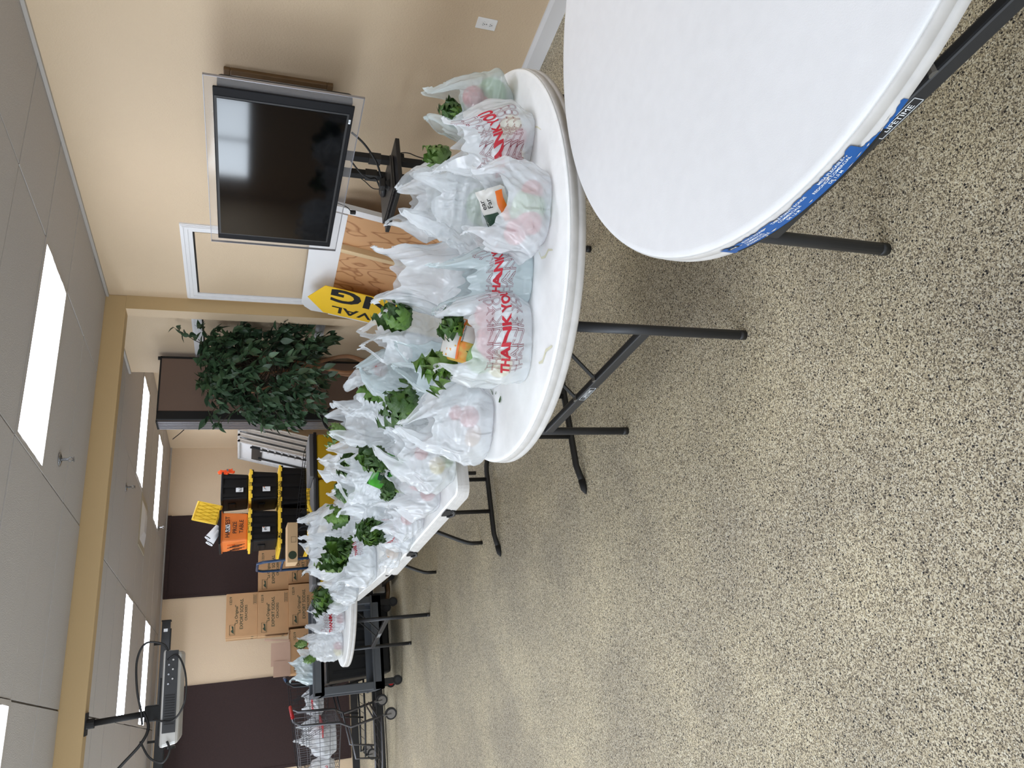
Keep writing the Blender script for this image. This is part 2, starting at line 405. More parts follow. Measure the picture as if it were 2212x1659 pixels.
# baseboard along the right wall
g = G().prism([(XR, 0), (XR-.018, 0), (XR-.018, .085), (XR-.008, .105), (XR, .108)], YR, 5.87, 'y')
struct(g.build('baseboard_right', 'baseboard_paint'))
g = G().prism([(XR, 0), (XR-.018, 0), (XR-.018, .085), (XR-.008, .105), (XR, .108)], 5.995, 7.337, 'y')
struct(g.build('baseboard_recess', 'baseboard_paint'))
struct(G().box(XL, YB-.02, 0, XA, YB, .1).build('baseboard_back', 'black_plastic'))
# wall angle under the ceiling
struct(G().box(XR-.022, YR, ZC-.022, XR, 5.87, ZC-.002).build('trim_1', 'grid_metal'))
struct(G().box(XR-.022, 5.995, ZC-.022, XR, 7.337, ZC-.002).build('trim_2', 'grid_metal'))
struct(G().box(XL, YB-.022, ZC-.022, XA, YB, ZC-.002).build('trim_3', 'grid_metal'))
# ceiling tiles: one piece each, in a grid of 1.22 x 0.61
LIGHTS = [(1.59, 4.065), (-.85, 4.065), (.37, 8.38), (.37, 10.21), (2.81, 8.38), (2.81, 10.21), (1.59, 1.015), (-.85, 1.015), (-2.07, 8.38), (-2.07, 10.21)]
tcache = {}
def tile(x0, y0, x1, y1, nm='ceiling_tile', m='ceiling_tile'):
    w, d = round(x1-x0, 3), round(y1-y0, 3)
    if w < .05 or d < .05: return
    k = (w, d, m)
    if k not in tcache:
        e = .006
        tcache[k] = G().frus(e, e, w-e, d-e, 0, e, e, w-e, d-e, .016).mesh(nm, m)
    o = put(nm, tcache[k], ceil, (x0, y0, ZC+random.Random(x0*7+y0*3).uniform(-.0015, .0015)))
xs = [.37+1.22*k for k in range(-3, 5)]
def rows(y0, k0, k1, lo, hi):
    for k in range(k0, k1):
        a, b = max(lo, y0+.61*k), min(hi, y0+.61*(k+1))
        for x in xs:
            xmax = XR if hi < 6 or b <= 7.34 else XA
            p, q = x, min(x+1.22, xmax)
            if q-p < .05: continue
            ry = y0+.61*k
            if any(abs(x-lx) < .02 and abs(ry-ly) < .02 for lx, ly in LIGHTS): continue
            if abs(ry-8.99) < .02 and abs(x-1.59) < .02:
                tile(1.59, a, 2.2, b); continue
            if b > a: tile(p, a, q, b)
rows(4.065, -6, 3, .4, 5.865)
rows(8.38, -4, 6, 6.0, 11.90)
# recessed fluorescent fixtures
lab = {(1.59, 4.065): 'large lit ceiling light nearest the camera in front of the beam', (-.85, 4.065): 'lit ceiling light cut off by the corner of the picture',
       (.37, 8.38): 'lit ceiling light right behind the projector pole', (.37, 10.21): 'lit ceiling light farther back beside the projector screen case',
       (2.81, 8.38): 'lit ceiling light between the beam and the brown partition', (2.81, 10.21): 'lit ceiling light just behind the top of the brown partition',
       (1.59, 1.015): 'ceiling light above the nearest round table', (-.85, 1.015): 'ceiling light above the camera on the open floor side',
       (-2.07, 8.38): 'far ceiling light by the left windows nearer the beam', (-2.07, 10.21): 'far ceiling light by the left windows nearer the back wall'}
fr = G()
for a, b, c, d in ((0, 0, 1.22, .03), (0, .58, 1.22, .61), (0, .03, .03, .58), (1.19, .03, 1.22, .58)): fr.box(a, b, -.004, c, d, .014)
frm = fr.mesh('frame', 'grid_metal')
nx, ny = 40, 20; pts = []
for j in range(ny):
    for i in range(nx):
        v = j/(ny-1); pts.append((.03+1.16*i/(nx-1), .03+.55*v, -.002-.004*abs(math.sin(2*PI*v))))
dfm = G().grid(pts, nx, ny).mesh('diffuser', 'tube_diffuser', True)
for lx, ly in LIGHTS:
    t = thing('ceiling_light', lab[(lx, ly)], 'ceiling light', (lx, ly, ZC), 0, 'fluorescent ceiling lights')
    put('frame', frm, t); put('diffuser', dfm, t)
# square ceiling vent and sprinkler heads
t = thing('ceiling_vent', 'square beige ceiling vent with a pale diamond diffuser', 'vent', (2.2, 8.99, ZC))
G().box(.006, .006, -.004, .604, .604, .012).build('panel', 'vent_panel', t)
G().frus(.2, .2, .41, .41, -.03, .08, .08, .53, .53, -.004).build('diffuser_cone', 'diffuser_grille' if 'diffuser_grille' in MATS else 'trim_white', t)
for x, y, l in ((1.8, 5.04, 'chrome sprinkler head hanging in front of the beam'), (2.49, 7.81, 'chrome sprinkler head hanging behind the beam'), (2.9, 10.95, 'chrome sprinkler head near the back wall')):
    t = thing('sprinkler_head', l, 'sprinkler', (x, y, ZC), 0, 'ceiling sprinklers')
    G().lathe([(.045, 0), (.045, -.004), (.02, -.012), (.012, -.014)], 16).build('escutcheon', 'chrome', t, True)
    G().tube([(0,0,-.012), (0,0,-.05)], .009, 8).tube([(-.012,0,-.05), (-.014,0,-.065), (0,0,-.08)], .003, 5).tube([(.012,0,-.05), (.014,0,-.065), (0,0,-.08)], .003, 5).build('nozzle', 'chrome', t)
    G().lathe([(.016, -.082), (.018, -.08), (.016, -.078)], 12).build('deflector', 'chrome', t)

# boarded openings with white moulding in the right wall
def moulding(name, y0, y1, z0, z1, w=.085):
    r = bpy.data.objects.new(name, None); C.objects.link(r); r['kind'] = 'structure'; r.location = (XR, y0, z0)
    W, H = y1-y0, z1-z0
    def rail(a, b, flip):
        # profile of three steps, along a straight line in the wall plane
        for lo, hi, th in ((0, w, .012), (.008, w*.62, .02), (.016, w*.30, .027)):
            g = G()
            if flip == 't': g.prism([(lo, H-lo), (W-lo, H-lo), (W-hi, H-hi), (hi, H-hi)], -th, 0, 'x')
            if flip == 'b': g.prism([(lo, lo), (W-lo, lo), (W-hi, hi), (hi, hi)], -th, 0, 'x')
            if flip == 'l': g.prism([(lo, lo), (hi, hi), (hi, H-hi), (lo, H-lo)], -th, 0, 'x')
            if flip == 'r': g.prism([(W-lo, lo), (W-hi, hi), (W-hi, H-hi), (W-lo, H-lo)], -th, 0, 'x')
            yield g
    for fl, nm in (('t', 'top_rail'), ('b', 'bottom_rail'), ('l', 'side_rail'), ('r', 'side_rail')):
        gg = G()
        for g in rail(0, 0, fl): gg.add(g.v, g.f)
        gg.build(nm, 'trim_white', r)
    G().box(-.002, w, w, 0, W-w, H-w).build('gap', 'dark_gap', r)
    G().box(-.006, w+.014, w, -.002, W-w-.004, H-w-.014).build('board', 'wall_paint', r)
    return r
moulding('window_1', 4.80, 5.835, .95, 2.127)
moulding('window_2', 6.05, 7.09, .95, 2.115)

# wall outlet
t = thing('wall_outlet', 'white duplex electrical outlet low on the tan wall', 'outlet', (XR, 2.692, .408))
G().box(-.006, -.036, -.058, 0, .036, .058).build('cover_plate', 'outlet_white', t, bevel=.003)
for z in (-.021, .021):
    s = G().lathe([(.0165, 0), (.0165, .003)], 20).build('socket', 'outlet_white', t, loc=(-.006, 0, z), rot=(0, -PI/2, 0))
    G().box(-.004, -.0065, .004, .004, -.0045, .0045).box(-.004, .0045, .004, .004, .0065, .0045).lathe([(.0025, .0031), (.0025, .0046)], 8, (-.009, 0, 0)).build('slot', 'ink_black', s)
G().lathe([(.003, 0), (.003, .002)], 8).build('screw', 'chrome', t, loc=(-.006, 0, 0), rot=(0, -PI/2, 0))

# woven shades and projection screen case on the back wall
def shade(x0, x1, z0, z1, lab):
    g = G(); nx, nz = 2, 41; pts = []
    for j in range(nz):
        for i in range(nx): pts.append((x0+(x1-x0)*i, YB-.02-.004*math.sin(j*PI), z0+(z1-z0)*j/(nz-1)))
    t = thing('window_shade', lab, 'window shade', (0, 0, 0), 0, 'brown shades on the back wall')
    G().box(x0, YB-.016, z0, x1, YB-.006, z1).build('cloth', 'brown_shade', t)
    G().box(x0, YB-.03, z0, x1, YB-.004, z0+.03).build('hem_bar', 'brown_shade', t)
    G().box(x0, YB-.045, z1-.05, x1, YB, z1).build('head_rail', 'brown_shade', t)
    for x in (x0, x1-.035): G().box(x, YB-.02, z0, x+.035, YB-.005, z1-.05).build('edge_band', 'brown_shade', t)
shade(2.09, 3.32, .12, 2.715, 'dark brown woven shade behind the black storage totes')
shade(-.33, .88, .12, 2.66, 'dark brown woven shade behind the shopping carts')
t = thing('projector_screen_case', 'long black case of a rolled-up projector screen by the ceiling', 'projector screen', (0, 11.35, 2.60))
G().prism([(0, -.05), (.075, -.05), (.09, -.03), (.09, .045), (.075, .055), (0, .055)], -1.2, 1.70, 'x').build('housing', 'black_plastic', t)
G().box(1.70, -.005, -.057, 1.715, .097, .062).build('end_cap', 'black_matte', t)
G().tube([(-1.1, .02, -.055), (1.6, .02, -.055)], .012, 8).build('pull_bar', 'black_matte', t)
for x in (.2, 1.4): G().box(x, .03, .055, x+.03, .06, ZC-2.60).build('hanger', 'black_matte', t)
G().box(1.56, -.003, -.02, 1.60, 0, .03).build('sticker', 'label_white', t)

# ================================================================ TABLES
def round_table(loc, rot, lab, used=True, dirty=False):
    t = thing('round_table', lab, 'table', loc, rot, 'white round folding tables')
    top = G().lathe([(0, .74), (.735, .74), (.748, .7375), (.752, .732)], 128).build('tabletop', 'table_used' if used else 'table_plastic', t, True)
    G().lathe([(.752, .732), (.7545, .726), (.7545, .7085), (.7525, .7070), (.7525, .7045), (.7560, .7030), (.7560, .686), (.749, .679), (.735, .679), (.72, .69), (.02, .69)], 128).build('rim', 'rim_worn', t, True)
    for s in (-1, 1):
        x = .5*s
        for y in (-.457, .457):
            l = G().tube([(x, y, .022), (x, y, .685)], .0172, 14).build('leg', 'leg_metal', t, True)
            G().tube([(x, y, 0), (x, y, .026)], .0175, 14).build('foot_cap', 'leg_dark', l, True)
        G().tube([(x, -.457, .672), (x, .457, .672)], .0165, 12).build('top_bar', 'leg_metal', t, True)
        d = G().box(x-.013, -.450, .373, x+.013, .450, .415).build('cross_bar', 'leg_metal', t, bevel=.006)
        for yy, zz in ((-.08, .412), (.10, .412)):
            b = G().tube([(x, yy, zz), (x-.10*s, yy-.03, .52), (x-.26*s, yy-.05, .688)], .0075, 6).build('folding_link', 'leg_dark', t)
            G().tube([(x+.012*s, yy, zz), (x-.014*s, yy, zz)], .011, 8).build('bolt', 'chrome', b)
        if s < 0:
            th = 0.0
            v, f = text_geo('LIFETIME', False, .012)
            g = G(); c, sn = math.cos(th), math.sin(th)
            y0, z0 = .03, .394
            P = []
            for p in v*.02:
                u, w = -p[0], p[1]-.006
                P.append((x-.0135-.001, y0+u*c-w*sn*-1*0 - w*sn, z0+u*sn+w*c))
            g.add(P, f); g.build('brand_lettering', 'label_white', d)
            for a, b2 in (((-.055, -.011), (.055, -.011)), ((.055, -.011), (.055, .013)), ((.055, .013), (-.055, .013)), ((-.055, .013), (-.055, -.011))):
                G().tube([(x-.0145, y0+a[0]*c-a[1]*sn, z0+a[0]*sn+a[1]*c), (x-.0145, y0+b2[0]*c-b2[1]*sn, z0+b2[0]*sn+b2[1]*c)], .0009, 4).build('brand_border', 'label_white', d)
    return t
T1 = round_table((1.589, 2.306, 0), 0, 'white round table crowded with bags and two bare leg pairs')
T2 = round_table((1.513, .763, 0), 0, 'empty white round table nearest the camera with a blue rim label', used=False)
T3 = round_table((1.32, 7.44, 0), math.radians(9.2), 'farthest white round table beside the grey utility cart')

# blue product label around the rim of the nearest table
def rim_pt(a, z, off):      # a in degrees around the table, z height
    r = .7560+off
    return (r*math.cos(math.radians(a)), r*math.sin(math.radians(a)), z)
def rim_patch(name, a0, a1, z0, z1, m, off, ragged=0.0, seed=1):
    rnd = random.Random(seed); n = max(4, int(abs(a1-a0)*3)); P = []; up = 0
    for k in range(n+1):
        a = a0+(a1-a0)*k/n
        e = min(k, n-k)/n
        if ragged: up = max(-ragged, min(0, up+rnd.uniform(-.0035, .0035)))
        P += [rim_pt(a, z0, off), rim_pt(a, z1+up, off)]
    g = G(); g.add(P, [(2*k, 2*k+1, 2*k+3, 2*k+2) for k in range(n)]); return g.build(name, m, T2)
rim_patch('blue_label', 159, 187.0, .6865, .7265, 'label_blue', .0012, .012, 3)
rim_patch('blue_label', 187.0, 194, .6865, .704, 'label_blue', .0012, .012, 7)
rim_patch('black_stripe', 160, 190, .6855, .6915, 'label_black', .0017)
rim_patch('black_logo_box', 160.2, 162.6, .710, .718, 'label_black', .0018)
def rim_text(body, a, z, size):
    v, f = text_geo(body, False, .012); g = G(); P = []
    for p in v: P.append(rim_pt(a+math.degrees(p[0]*size/.756), z+p[1]*size, .0019))
    g.add(P, f); g.build('label_lettering', 'label_white', T2)
for rows_, a in ((('60-INCH ROUND', 'COMMERCIAL', 'FOLDING TABLE'), 166.5), (('TABLE PLIANTE RONDE', 'COMMERCIALE', 'DE 1,5 M'), 174.2), (('MESA PLEGABLE', 'REDONDA COMERCIAL', 'DE 1,5 M'), 182.6)):
    for i, b in enumerate(rows_): rim_text(b, a-(.6 if i else 0), .7165-.0095*i, .0088)
rim_text('LIFETIME', 161.4, .712, .0055)
rnd = random.Random(5)      # torn spots where the white rim shows through the label
for k in range(16):
    a = rnd.uniform(163, 193); z = rnd.uniform(.692, .722) if a < 187 else rnd.uniform(.69, .702); w = rnd.uniform(.15, .7); h = rnd.uniform(.0008, .0022)
    g = G(); P = [rim_pt(a-w, z, .0021), rim_pt(a, z-h, .0021), rim_pt(a+w, z+h*.5, .0021), rim_pt(a+w*.2, z+h, .0021)]
    g.add(P, [(0, 1, 2, 3)]); g.build('torn_spot', 'rim_worn', T2)
# dried smears and bits of leaf on the bag-covered table
def smear(x, y, pts, w):
    g = G(); n = len(pts); P = []
    for i, (a, b) in enumerate(pts):
        ww = w*(.4+.6*math.sin(PI*(i+.5)/n)); P += [(a-ww, b, .7412), (a+ww, b, .7412)]
    g.add([(x+p[0]-T1.location.x, y+p[1]-T1.location.y, p[2]) for p in P], [(2*i, 2*i+1, 2*i+3, 2*i+2) for i in range(n-1)]); g.build('dried_smear', 'stain', T1)
smear(1.30, 1.74, [(0, 0), (.02, .03), (.015, .06), (.03, .09), (.06, .10)], .005)
smear(1.02, 1.86, [(0, 0), (.01, .05), (-.01, .09), (.0, .12)], .006)
smear(1.73, 1.67, [(0, 0), (.03, .02), (.06, .05), (.10, .06)], .004)

def rect_table(loc, rot, lab, kind, L=1.83, W=.76):
    t = thing('folding_table', lab, 'table', loc, rot, 'white rectangular folding tables')
    def outline(off, r=.05):
        P = []
        for cx, cy, a0 in ((W/2-r, L/2-r, 0), (-W/2+r, L/2-r, 90), (-W/2+r, -L/2+r, 180), (W/2-r, -L/2+r, 270)):
            for k in range(7):
                a = math.radians(a0+15*k); P.append((cx+(r+off)*math.cos(a), cy+(r+off)*math.sin(a)))
        return P
    def loft(levels, nm, m, capb=False):
        n = 28; V = []; F = []
        for off, z in levels: V += [(x, y, z) for x, y in outline(off)]
        for i in range(len(levels)-1):
            for k in range(n): F.append((i*n+k, (i+1)*n+k, (i+1)*n+(k+1) % n, i*n+(k+1) % n))
        if capb: F.append(tuple(range(n)))
        g = G(); g.add(V, F); return g.build(nm, m, t)
    loft([(-.008, .74), (0, .734)], 'tabletop', 'table_used', True)
    loft([(0, .734), (.002, .724), (.0045, .722), (.006, .712), (.0085, .710), (.010, .700), (.010, .682), (-.02, .682), (-.06, .69), (-.3, .69)], 'rim', 'rim_worn')
    for s in (-1, 1):
        if kind == 'h':
            y = s*(L/2-.20)
            b = G().tube([(-.29, y, .012), (-.25, y, .022), (-.19, y, .034), (.26, y, .034), (.30, y, .03), (.37, y, .012)], .017, 10).build('foot_bar', 'leg_dark', t, True)
            for x, d in ((-.27, -1), (.35, 1)): G().tube([(x, y, .018), (x+.05*d, y, .012), (x+.075*d, y, .006)], [.019, .017, .003], 8).build('foot_cap', 'black_matte', b, True)
            for x in (-.03, .20): G().tube([(x, y, .04), (x, y, .69)], .014, 10).build('upright', 'leg_dark', t, True)
            G().tube([(.085, y, .36), (.085, y-s*.02, .37), (.085, y-s*.33, .69)], .012, 8).build('support_brace', 'leg_dark', t, True)
            G().tube([(-.03, y, .36), (.2, y, .36)], .011, 8).build('cross_bar', 'leg_dark', t, True)
        else:
            y = s*(L/2-.14)
            for q in (-1, 1):
                x = .06
                G().tube([(x+q*.12, y, .69), (x+q*.12, y, .50), (x+q*.13, y, .44), (x+q*.155, y, .36), (x+q*.235, y, .17), (x+q*.255, y, .115), (x+q*.262, y, .08), (x+q*.262, y, 0)], .0145, 10).build('leg', 'leg_dark', t, True)
            G().tube([(-.06, y, .60), (.18, y, .60)], .012, 8).build('cross_bar', 'leg_dark', t, True)
            G().tube([(.06, y, .60), (.06, y-s*.40, .685)], .012, 8).build('support_brace', 'leg_dark', t, True)
    return t
TA = rect_table((1.292, 3.99, 0), 0, 'white folding table with H-shaped legs between two tables', 'h')
TB = rect_table((1.375, 5.80, 0), -.055, 'white folding table with curved legs before the farthest round table', 'w', 1.72)
for y in (-.62, .26):
    h = G().tube([(-.391, y-.05, .705), (-.396, y-.045, .690), (-.400, y, .682), (-.396, y+.045, .690), (-.391, y+.05, .705)], .007, 8).build('carry_handle', 'black_plastic', TA, True)
    G().box(-.3915, y-.05, .690, -.386, y+.05, .732).build('handle_recess', 'black_matte', h)
G().tube([(-.393, -.72, .705), (-.389, -.72, .705)], .012, 10).build('grommet', 'black_plastic', TB)

# ================================================================ ALONG THE RIGHT WALL
# television on a floor stand: local frame x = into the wall (+X), y = along the wall, z up, at the floor below the screen
TVX, TVY = 2.97, 3.52
t = thing('television', 'large black flat television with a clear acrylic border', 'television', (TVX, TVY, 0))
W, H, Z0 = 1.365, .775, 1.095
G().box(.0, -W/2, Z0, .008, W/2, Z0+H).build('acrylic_panel', 'clear_acrylic', t)
b = .028
tvf = G()
tvf.box(-.014, -W/2+.055, Z0+.042, -.002, W/2-.055, Z0+H-.042)
body = tvf.build('bezel', 'tv_black', t, bevel=.004)
G().box(.010, -W/2+.05, Z0+.05, .085, W/2-.05, Z0+H-.06).build('back_shell', 'black_matte', t, bevel=.02)
sw, sh = 1.125, .64
sy0, sz0 = -sw/2, Z0+.075
G().box(-.0165, sy0-.012, sz0-.012, -.0135, sy0+sw+.012, sz0+sh+.012).build('inner_frame', 'black_plastic', t, bevel=.001)
G().box(-.0185, sy0, sz0, -.0160, sy0+sw, sz0+sh).build('screen', 'tv_screen', t)
for nm, a in (('chrome_edge', (-.004, -W/2-.002, Z0-.002, .010, W/2+.002, Z0+.001)), ('chrome_edge', (-.004, -W/2-.002, Z0+H-.001, .010, W/2+.002, Z0+H+.002)), ('chrome_edge', (-.004, -W/2-.002, Z0, .010, -W/2+.001, Z0+H)), ('chrome_edge', (-.004, W/2-.001, Z0, .010, W/2+.002, Z0+H))):
    G().box(*a).build(nm, 'aluminium', t)
lg = G().box(-.0152, -.535, Z0+.052, -.0142, -.505, Z0+.066).build('maker_badge', 'label_white', t)
write('badge_lettering', '12', .011, 'ink_black', lg, (-.0156, -.52, Z0+.055), (PI/2, 0, -PI/2), .012)
t = thing('television_stand', 'black two-post television stand with a small shelf', 'stand', (3.06, 3.44, 0))
for y in (-.07, .075):
    p = G().box(-.02, y-.022, .05, .02, y+.022, 1.55).build('post', 'black_matte', t, bevel=.004)
    G().box(-.024, y-.026, .92, .024, y+.026, .99).build('collar', 'black_plastic', p)
G().box(-.25, -.35, 0, .28, .35, .05).build('base', 'black_matte', t, bevel=.01)
G().box(.0, -.25, 1.25, .03, .35, 1.62).build('bracket', 'black_matte', t)
G().box(-.27, -.19, .825, .07, .27, .850).build('shelf', 'black_plastic', t, bevel=.004)
G().box(.02, -.09, .78, .05, .10, .835).build('shelf_mount', 'black_matte', t)
t = thing('laptop', 'closed grey laptop lying on the television stand shelf', 'laptop', (2.945, 3.50, .852), 0)
G().box(-.125, -.17, 0, .125, .17, .011).build('base', 'laptop_grey', t, bevel=.003)
G().box(-.125, -.17, .013, .125, .17, .020).build('lid', 'laptop_grey', t, bevel=.003)
for y in (-.14, -.115, .03, .12): G().box(-.1265, y, .003, -.1245, y+.012, .008).build('port', 'ink_black', t)
G().box(-.122, -.165, .011, .122, .165, .013).build('seam', 'black_matte', t)
t = thing('conference_speaker', 'round black speaker puck on the laptop', 'speaker', (2.98, 3.52, .873), .5)
G().lathe([(.0, .0), (.055, .0), (.06, .006), (.058, .02), (.05, .026), (0, .028)], 28).build('body', 'black_plastic', t, True)
G().lathe([(.05, .0262), (.046, .029), (.045, .027)], 28).build('ring', 'laptop_grey', t, True)
t = thing('web_camera', 'small black web camera standing beside the laptop on the shelf', 'camera', (2.90, 3.40, .8745))
G().box(-.035, -.02, .02, .035, .02, .055).build('body', 'black_plastic', t, bevel=.008)
G().prism([(-.03, 0), (.03, 0), (.012, .022), (-.012, .022)], -.02, .02, 'y').build('foot', 'black_plastic', t)
def cable(lab, pts, r=.004, nm='cable', cat='cable', grp=None, m='cable'):
    P = [Vector(p) for p in pts]; out = []
    n = len(P)
    for i in range(n-1):
        a, b2, c2, d = P[max(i-1, 0)], P[i], P[i+1], P[min(i+2, n-1)]
        for k in range(8):
            u = k/8; out.append(.5*((2*b2)+(c2-a)*u+(2*a-5*b2+4*c2-d)*u*u+(3*b2-a-3*c2+d)*u**3))
    out.append(P[-1])
    o = G().tube(out, r, 8).build(nm, m, None, True); return tag(o, lab, cat, grp)
cable('thick black cable looping from the television to the laptop', [(3.03, 3.15, 1.12), (2.99, 3.18, 1.05), (2.97, 3.28, .97), (2.95, 3.36, .93), (2.93, 3.42, .90)], .006, grp='television cables')
cable('black cable sagging between the stand posts', [(3.02, 3.36, 1.10), (2.98, 3.42, 1.03), (2.97, 3.44, .98), (2.99, 3.46, .94), (2.98, 3.52, .905)], .005, grp='television cables')
cable('thin black cable hanging behind the laptop', [(3.04, 3.50, 1.05), (3.06, 3.58, .98), (3.05, 3.62, .93), (3.03, 3.60, .89)], .003, grp='television cables')
cable('thin black cable dropping from the shelf behind the bags', [(3.08, 3.33, .835), (3.11, 3.34, .76), (3.10, 3.36, .60), (3.12, 3.34, .05)], .003, grp='television cables')
cable('loose cable with a plug dangling under the television', [(3.05, 3.80, 1.12), (3.05, 3.83, 1.06), (3.04, 3.86, 1.03)], .003, grp='television cables')
G().box(3.03, 3.852, 1.00, 3.05, 3.875, 1.035).build('plug', 'cable', bpy.data.objects['cable.004'], bevel=.003)

t = thing('picture_frame', 'brown wooden picture frame on the wall behind the television', 'picture frame', (XR, 3.29, 1.19))
for nm, a in (('frame_rail', (-.028, 0, 0, 0, 1.0, .035)), ('frame_rail', (-.028, 0, .575, 0, 1.0, .61)), ('frame_stile', (-.028, 0, .035, 0, .035, .575)), ('frame_stile', (-.028, .965, .035, 0, 1.0, .575))):
    G().box(*a).build(nm, 'wood_frame', t, bevel=.004)
G().box(-.012, .035, .035, -.004, .965, .575).build('backing_board', 'white_paper', t)

# plywood stage panel leaning under the boarded opening, its painted top edge to the right
t = thing('plywood_panel', 'plywood panel with white border and battens leaning on the wall', 'panel', (3.17, 4.98, 0), (0, math.radians(11.5), 0))
PH = 1.235
G().box(0, -.72, 0, .016, .72, PH-.235).build('plywood_sheet', 'plywood', t)
g = G().prism([(-.66, PH-.235), (.73, PH-.235), (.745, PH-.09), (.70, PH-.03), (.64, PH), (-.66, PH)], -.004, .016, 'x')
g.build('white_top_board', 'trim_white', t)
G().box(.016, -.66, PH-.24, .03, .66, PH).build('edge_core', 'wood_frame', t)
for y in (-.31, .60): G().box(-.05, y, 0, 0, y+.045, PH-.235).build('batten', 'lumber', t, bevel=.002)
G().box(-.02, -.755, 0, .02, -.695, PH-.1).build('white_edge_strip', 'trim_white', t)
G().box(-.004, .72, 0, .016, .745, PH-.235).build('white_edge_strip', 'trim_white', t)

# yellow arrow sign standing on end, point up, lettering running upward
t = thing('arrow_sign', 'yellow arrow sign with black lettering standing on end', 'sign', (3.06, 5.33, 0), (0, math.radians(11.5), math.radians(-2)))
poly = [(-.215, .05), (.215, .05), (.215, 1.06), (.02, 1.205), (-.215, 1.085)]
G().prism(poly, -.006, 0, 'x').build('board', 'sign_yellow', t)
R90 = Matrix(((0, 0, -1), (0, 1, 0), (1, 0, 0)))
def sign_text(body, size, ymid, z_end, bold, sx=1.15):
    v, f = text_geo(body, False, bold); v = v*size; v[:, 0] *= sx
    v = v.copy(); v[:, 0] -= v[:, 0].max()      # ends at the point of the arrow
    g = G(); g.add([(-.0075, ymid+p[1], z_end+p[0]) for p in v], f); g.build('lettering', 'ink_black', t)
sign_text('NG', .27, -.20, 1.03, .03, 1.35)
sign_text('TIVAL', .145, .07, 1.00, .02, 1.3)
t.children[1]['label'] = 'large black letters NG'; t.children[2]['label'] = 'smaller black letters TIVAL'

# folded room partition
t = thing('folding_partition', 'tall brown fabric folding partition with aluminium edges', 'partition', (2.90, 6.86, 0))
ZT = 2.415
G().box(.012, 0, .06, .56, .03, ZT-.012).build('fabric_panel', 'partition_cloth', t)
G().box(0, -.004, .05, .575, .034, .07).build('edge_trim', 'black_matte', t)
G().box(-.006, -.006, ZT-.014, .575, .036, ZT).build('edge_trim', 'black_matte', t)
G().box(-.075, -.006, .05, .012, .034, ZT).build('edge_trim', 'black_matte', t, bevel=.006)
G().box(.555, -.006, .05, .575, .034, ZT).build('edge_trim', 'black_matte', t)
for k in range(5):
    y = .04+.040*k
    G().box(-.075, y, .05, .56, y+.034, ZT-.004).build('folded_panel', 'partition_cloth', t)
    G().box(-.083, y+.002, .05, -.072, y+.030, ZT-.006).build('aluminium_edge', 'aluminium', t)
    G().tube([(-.07, y+.016, ZT-.012), (-.07, y+.016, ZT+.006)], .017, 10).build('top_hinge', 'black_matte', t)
G().tube([(.56, .01, ZT-.01), (.56, .01, ZT+.02)], .018, 10).build('top_hinge', 'black_matte', t)
for x in (.05, .5): G().tube([(x, -.15, .03), (x, .4, .03)], .02, 8).build('foot', 'black_matte', t)

# artificial ficus tree
random.seed(11)
t = thing('ficus_tree', 'leafy artificial ficus tree with twisted brown trunks beside the partition', 'tree', (3.05, 6.22, 0))
pot = G().lathe([(0, 0), (.14, 0), (.17, .02), (.19, .27), (.20, .30), (.185, .30), (.17, .26), (0, .25)], 28).build('pot', 'black_plastic', t, True)
def trunk(pts, r0, r1):
    n = len(pts); out = []; rs = []
    P = [Vector(p) for p in pts]
    for i in range(n-1):
        a, b2, c2, d = P[max(i-1, 0)], P[i], P[i+1], P[min(i+2, n-1)]
        for k in range(6):
            u = k/6; out.append(.5*((2*b2)+(c2-a)*u+(2*a-5*b2+4*c2-d)*u*u+(3*b2-a-3*c2+d)*u**3)); rs.append(r0+(r1-r0)*(i+u)/(n-1))
    out.append(P[-1]); rs.append(r1)
    return out, rs
for pts, a, b2 in (([(.05, 0, .25), (.09, .03, .5), (.16, .0, .75), (.12, .05, 1.0), (.0, .02, 1.3), (-.05, 0, 1.65)], .026, .010),
                   ([(-.03, .02, .25), (-.05, -.03, .5), (-.02, .02, .78), (.06, .04, 1.0), (.10, .0, 1.3), (.16, .02, 1.7)], .024, .009),
                   ([(.0, -.04, .25), (.06, .03, .5), (-.02, -.02, .78), (.02, -.03, 1.05), (-.14, -.03, 1.35), (-.24, -.02, 1.6)], .022, .008)):
    o, rs = trunk(pts, a, b2); G().tube(o, rs, 10).build('trunk', 'bark', t, True)
def leaf_mesh(nm, m, L=.075, Wd=.034, curl=.02):
    P = []; n = 7
    for i in range(n):
        u = i/(n-1); w = Wd*math.sin(PI*min(1, u**.75))*.5*(1.0 if u < .98 else 0)+.0006
        zc = -curl*u*u
        P += [(L*u, -w, zc+w*.35), (L*u, 0, zc), (L*u, w, zc+w*.35)]
    g = G().grid(P, 3, n); return g.mesh(nm, m, True)
lm = [leaf_mesh('leaf', 'leaf_ficus', .092, .048, .020), leaf_mesh('leaf', 'leaf_ficus', .078, .040, .012), leaf_mesh('leaf', 'leaf_ficus_pale', .08, .038, .022)]
br = G(); sites = []
cen = Vector((.0, .0, 1.45))
